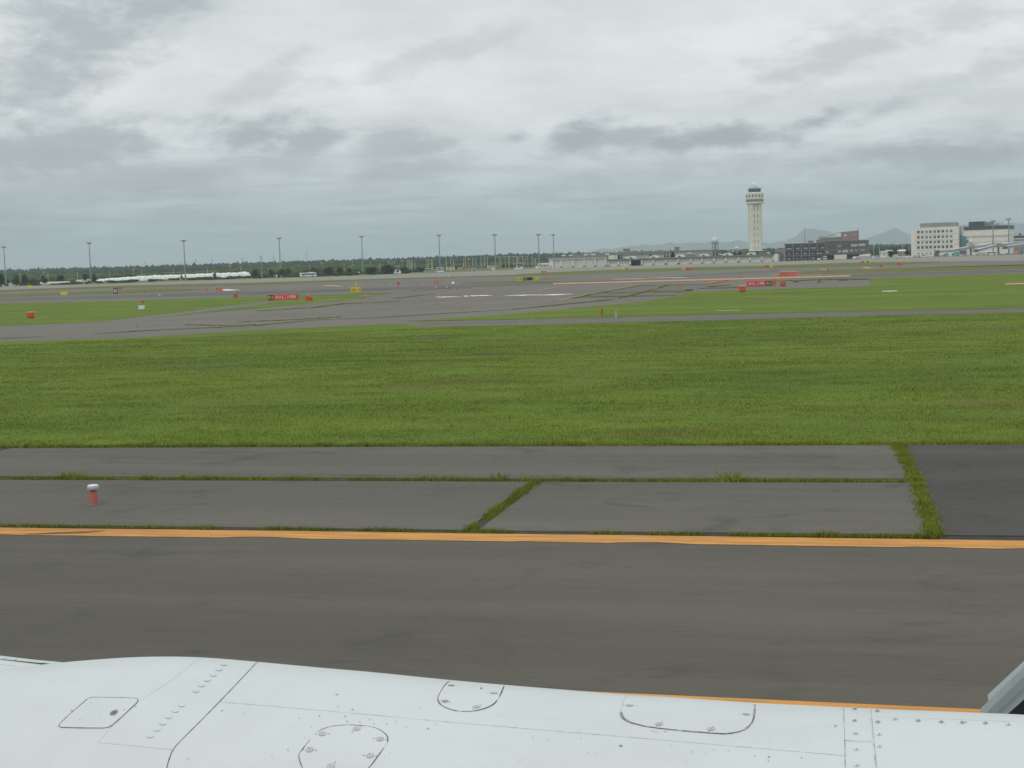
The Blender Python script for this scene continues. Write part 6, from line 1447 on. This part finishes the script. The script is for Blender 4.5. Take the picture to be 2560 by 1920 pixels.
# individual trees and shrubs
def tree(px, w_px, ytop, D, label, cat="tree", mats=M_SCRUB_D, conif=False, name="bushy_tree", N=1400, group=None):
    b = PD(px, D); m = mpp(b); by = hy(px) + F_PX * EYE / D; H = (by - ytop) * m; R_ = w_px * m / 2
    r = thing(name, label, cat, b, 0, group)
    t_ = MB().tube((0, 0, 0), (0, 0, H * .55), R_ * .12, R_ * .05, 6)
    for k in range(4): a = k * 1.6; t_.tube((0, 0, H * .3), (math.cos(a) * R_ * .5, math.sin(a) * R_ * .5, H * .65), R_ * .05, R_ * .02, 5)
    t_.build("trunk", M_TRUNK, r)
    # crown: leaf faces gathered in clumps
    nc = 16; cc = rng.normal(0, 1, (nc, 3)); cc /= np.linalg.norm(cc, axis=1)[:, None]; cc *= rng.uniform(.35, .85, nc)[:, None]
    ci = rng.integers(0, nc, N); q = cc[ci] + rng.normal(0, .20, (N, 3)); q /= np.maximum(1, np.linalg.norm(q, axis=1) / 1.05)[:, None]
    z = (q[:, 2] * .5 + .5); rad = np.clip(1.12 - z, .05, 1) if conif else np.ones(N)
    C_ = np.stack([q[:, 0] * R_ * rad, q[:, 1] * R_ * rad, H * (.12 + .88 * z)], 1); s_ = R_ * .16
    V = (C_[:, None] + rng.normal(0, 1, (N, 3, 3)) * s_).reshape(-1, 3); tint = np.repeat(.7 + .5 * rng.uniform(0, 1, nc)[ci], 3)
    o = tri_mesh("crown", V, np.arange(3 * N).reshape(-1, 3), tint, mats); o.parent = r
for a in [(1663, 7, 632, 1060, "dark conifer behind the garage roof, left of a pair", True), (1670, 6, 631, 1062, "slimmer dark conifer beside the wider one behind the garage roof", True), (1682, 13, 629.5, 1060, "wide dark tree behind the garage roof beside the chimney stack", False),
          (1547, 11, 637, 1040, "bushy tree with slanted top behind the joint of the two garages", False), (1555, 6, 635, 1042, "narrow tree just right of the bushy one behind the garage joint", True), (1627, 9, 635.5, 1045, "small tree behind the garage roof left of a dormer", False),
          (1850, 12, 628, 1300, "dark tree before the brick building, left of the control tower", False), (1868, 11, 628, 1290, "dark tree touching the control tower's left side", False), (1893, 7, 628.5, 1290, "small tree in front of the control tower's foot", False), (1838, 9, 630, 1300, "low tree at the brick building's left end", False),
          (2228, 15, 627, 1000, "rounded dark tree between the small houses", False), (2268, 12, 626, 1020, "dark tree just left of the white office", False)]:
    tree(a[0], a[1], a[2], a[3], a[4], conif=a[5], mats=M_CONIF)
for a in [(3, 18, 683, 830, "dark shrub at the far left edge beyond the apron"), (40, 20, 687, 900, "broad dark shrub right of the leftmost mast"), (63, 15, 686, 930, "dark shrub second from the left beyond the apron"), (112, 14, 688, 930, "dark shrub under the first amber board"),
          (152, 16, 686, 1000, "dark shrub right of the first amber board"), (214, 12, 683, 1000, "upright dark shrub behind the second floodlight mast"), (236, 10, 686, 1000, "small dark shrub right of the second floodlight mast"), (537, 8, 681, 960, "dark shrub in front of the white covered mound"),
          (454, 5, 684, 880, "small bush above the narrow cabinet by the mound"), (638, 14, 672, 1000, "dark shrub at the right end of the white covered mound"), (677, 14, 672, 1000, "dark shrub between the steel pole and the fourth mast"), (705, 16, 674, 980, "dark shrub behind the fourth floodlight mast"),
          (722, 14, 672, 1030, "leafy shrub just right of the fourth floodlight mast"), (786, 22, 669, 960, "broad dark shrub above the bus"), (823, 22, 666, 940, "tall dark shrub right of the bus"), (850, 16, 668, 950, "rounded dark shrub left of the fifth floodlight mast"),
          (874, 10, 670, 970, "small shrub near the fifth floodlight mast"), (928, 26, 668, 950, "wide shrub right of the fifth floodlight mast"), (967, 28, 664, 950, "large leafy shrub left of the boarding stairs"), (1014, 20, 670, 960, "shrub right of the first boarding stairs"), (1053, 14, 668.5, 1000, "dark shrub left of the parked coaches")]:
    tree(a[0], a[1], a[2], a[3], a[4], "shrub", M_SCRUB_D if a[0] not in (722, 967, 786) else M_SCRUB, False, "shrub", 900)

# white covered mound: lumpy sheets over a long heap
def mound(tops, bots, label, D, dep=9):
    T = np.array(tops, float); B = np.array(bots, float); n = 110; xs = np.linspace(T[0, 0], T[-1, 0], n); V = []; Fs = []; nj = 9
    for i, x in enumerate(xs):
        ty = np.interp(x, T[:, 0], T[:, 1]); by = np.interp(x, B[:, 0], B[:, 1]); b = PD(x, D); m = mpp(b); hgt = (hy(x) + F_PX * EYE / D - ty) * m
        hgt *= 1 + .05 * math.sin(i * 1.7) + .04 * math.sin(i * .61 + 1); u = Vector((b.x, b.y, 0)).normalized(); e = min(1, i / 3, (n - 1 - i) / 2) ** .5
        for j in range(nj):
            t = j / (nj - 1); a = math.pi * t; k = 1 + .06 * math.sin(i * 2.3 + j * 1.9)
            V.append(b + u * (-math.cos(a) * dep / 2 * k * e) + Vector((0, 0, max(0, math.sin(a) ** .6 * hgt * e))))
    for i in range(n - 1):
        for j in range(nj - 1): Fs.append((i * nj + j, (i + 1) * nj + j, (i + 1) * nj + j + 1, i * nj + j + 1))
    r = thing("covered_mound", label, "covered mound", (0, 0, 0)); MB().add(V, Fs).build("white_sheeting", M_TARP, r, smooth=True)
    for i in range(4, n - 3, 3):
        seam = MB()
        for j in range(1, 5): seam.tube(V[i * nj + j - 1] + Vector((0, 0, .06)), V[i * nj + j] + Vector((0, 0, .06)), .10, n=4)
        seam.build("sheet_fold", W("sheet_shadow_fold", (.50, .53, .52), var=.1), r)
mound([(238, 698), (290, 694.5), (347, 690.5), (397, 687.5), (434, 687), (451, 686), (492, 684.7), (538, 682.5), (579, 681.8), (610, 679.5), (629, 681)],
      [(238, 700.5), (629, 690)], "long mound covered with white sheeting beyond the apron", 1120)
mound([(190, 700.5), (205, 699), (230, 698.6)], [(190, 701.5), (230, 701)], "short low white covered heap left of the long mound", 1090, 6)
mound([(22, 708), (30, 707.6), (48, 707.5)], [(22, 709), (48, 709)], "thin white covered strip right of the leftmost mast", 930, 2)
mound([(100, 705), (140, 704.3), (176, 703)], [(100, 706), (176, 704.5)], "thin white strip left of the short covered heap", 980, 2)
F = Facade(PD(395, 1300), PD(458, 1290)); r = F.root("low_building", "low grey brown building behind the white covered mound", "building"); h = F.at(425, 681)[1]
MB().box(0, F.L, 0, 8, 0, h * .9).build("wall", M_TAUPE, r); MB().box(-.5, F.L + .5, -.6, 8.5, h * .9, h).build("roof", M_TAN, r)
sheet("brown_field", [G(480, 690), G(640, 684), G(700, 682), G(640, 680), G(500, 686)], .03, W("brown_field", (.16, .11, .07), rough=.95, var=.2, scale=.1))
# pylons on the skyline
for x, t, lab in [(363, 653, "first"), (491, 647, "second"), (532, 646.5, "third"), (608, 643.5, "fourth"), (768, 627.5, "sixth"), (685, 638, "fifth")]:
    b = PD(x, 3100); m = mpp(b); H = (hy(x) + F_PX * EYE / 3100 - t) * m
    r = thing("transmission_tower", "faint lattice pylon on the skyline, %s from the left" % lab, "pylon", b, facing(b), "pylons on the skyline"); w_ = 2.2
    for sx in (-1, 1):
        for sy in (-1, 1): MB().tube((sx * w_, sy * w_, 0), (sx * .3, sy * .3, H), .22, .12, 4).build("leg", M_GREYM, r)
    for k in (.82, .9): MB().box(-4.5 + k * 2, 4.5 - k * 2, -.15, .15, H * k, H * k + .4).build("crossarm", M_GREYM, r)
# hills
hp = [(-700, 690), (1250, 655), (1400, 640), (1500, 624), (1600, 613), (1700, 607), (1800, 605), (1838, 602), (1880, 605.5), (1930, 606), (1963, 605), (1986, 590), (2007, 576), (2030, 571), (2055, 574), (2080, 582), (2110, 592), (2140, 599), (2151, 598), (2180, 592), (2203, 584.5), (2221, 574.5), (2234, 570.5),
      (2247, 574), (2267, 581.5), (2285, 585), (2320, 580), (2360, 570), (2400, 565), (2450, 562), (2500, 559), (2560, 557), (2700, 560), (3000, 575), (3400, 600)]
hp_x = [p[0] for p in hp]; hp_y = [p[1] for p in hp]
xs = np.linspace(1250, 3350, 260); V = []; Fs = []; rows = [(12000, 0), (12300, .42), (12650, .75), (13000, 1.0), (13500, .8), (14200, 0)]
for i, x in enumerate(xs):
    y = np.interp(x, hp_x, hp_y) + .9 * math.sin(x * .07) + .6 * math.sin(x * .19)
    for q, (D, k) in enumerate(rows):
        b = PD(x, D); h = max(0, (hy(x) - y) * 13000 / F_PX + EYE) * k; V.append((b.x, b.y, h * (1 + .04 * math.sin(x * .11 + q * 2)) if h > 0 else -0.5))
nr = len(rows)
for i in range(len(xs) - 1):
    for j in range(nr - 1): Fs.append((i * nr + j, (i + 1) * nr + j, (i + 1) * nr + j + 1, i * nr + j + 1))
o = MB().add(V, Fs).build("hills", W("hill_forest", (.025, .045, .05), rough=.95, var=.2, scale=.004), None, smooth=True); o['kind'] = 'structure'
# ------------------------------------------------------------------ air: even haze round the whole scene
hz = bpy.data.materials.new("haze"); hz.use_nodes = True; ht = hz.node_tree; ht.nodes.clear()
pv = ht.nodes.new('ShaderNodeVolumePrincipled'); pv.inputs['Color'].default_value = (.77, .875, .96, 1); pv.inputs['Density'].default_value = 0.00011; pv.inputs['Anisotropy'].default_value = 0.1
ou = ht.nodes.new('ShaderNodeOutputMaterial'); ht.links.new(pv.outputs[0], ou.inputs['Volume'])
hb = MB().box(-16000, 16000, -16000, 16000, -1.0, 280.0).build("haze", hz); hb['kind'] = 'stuff'
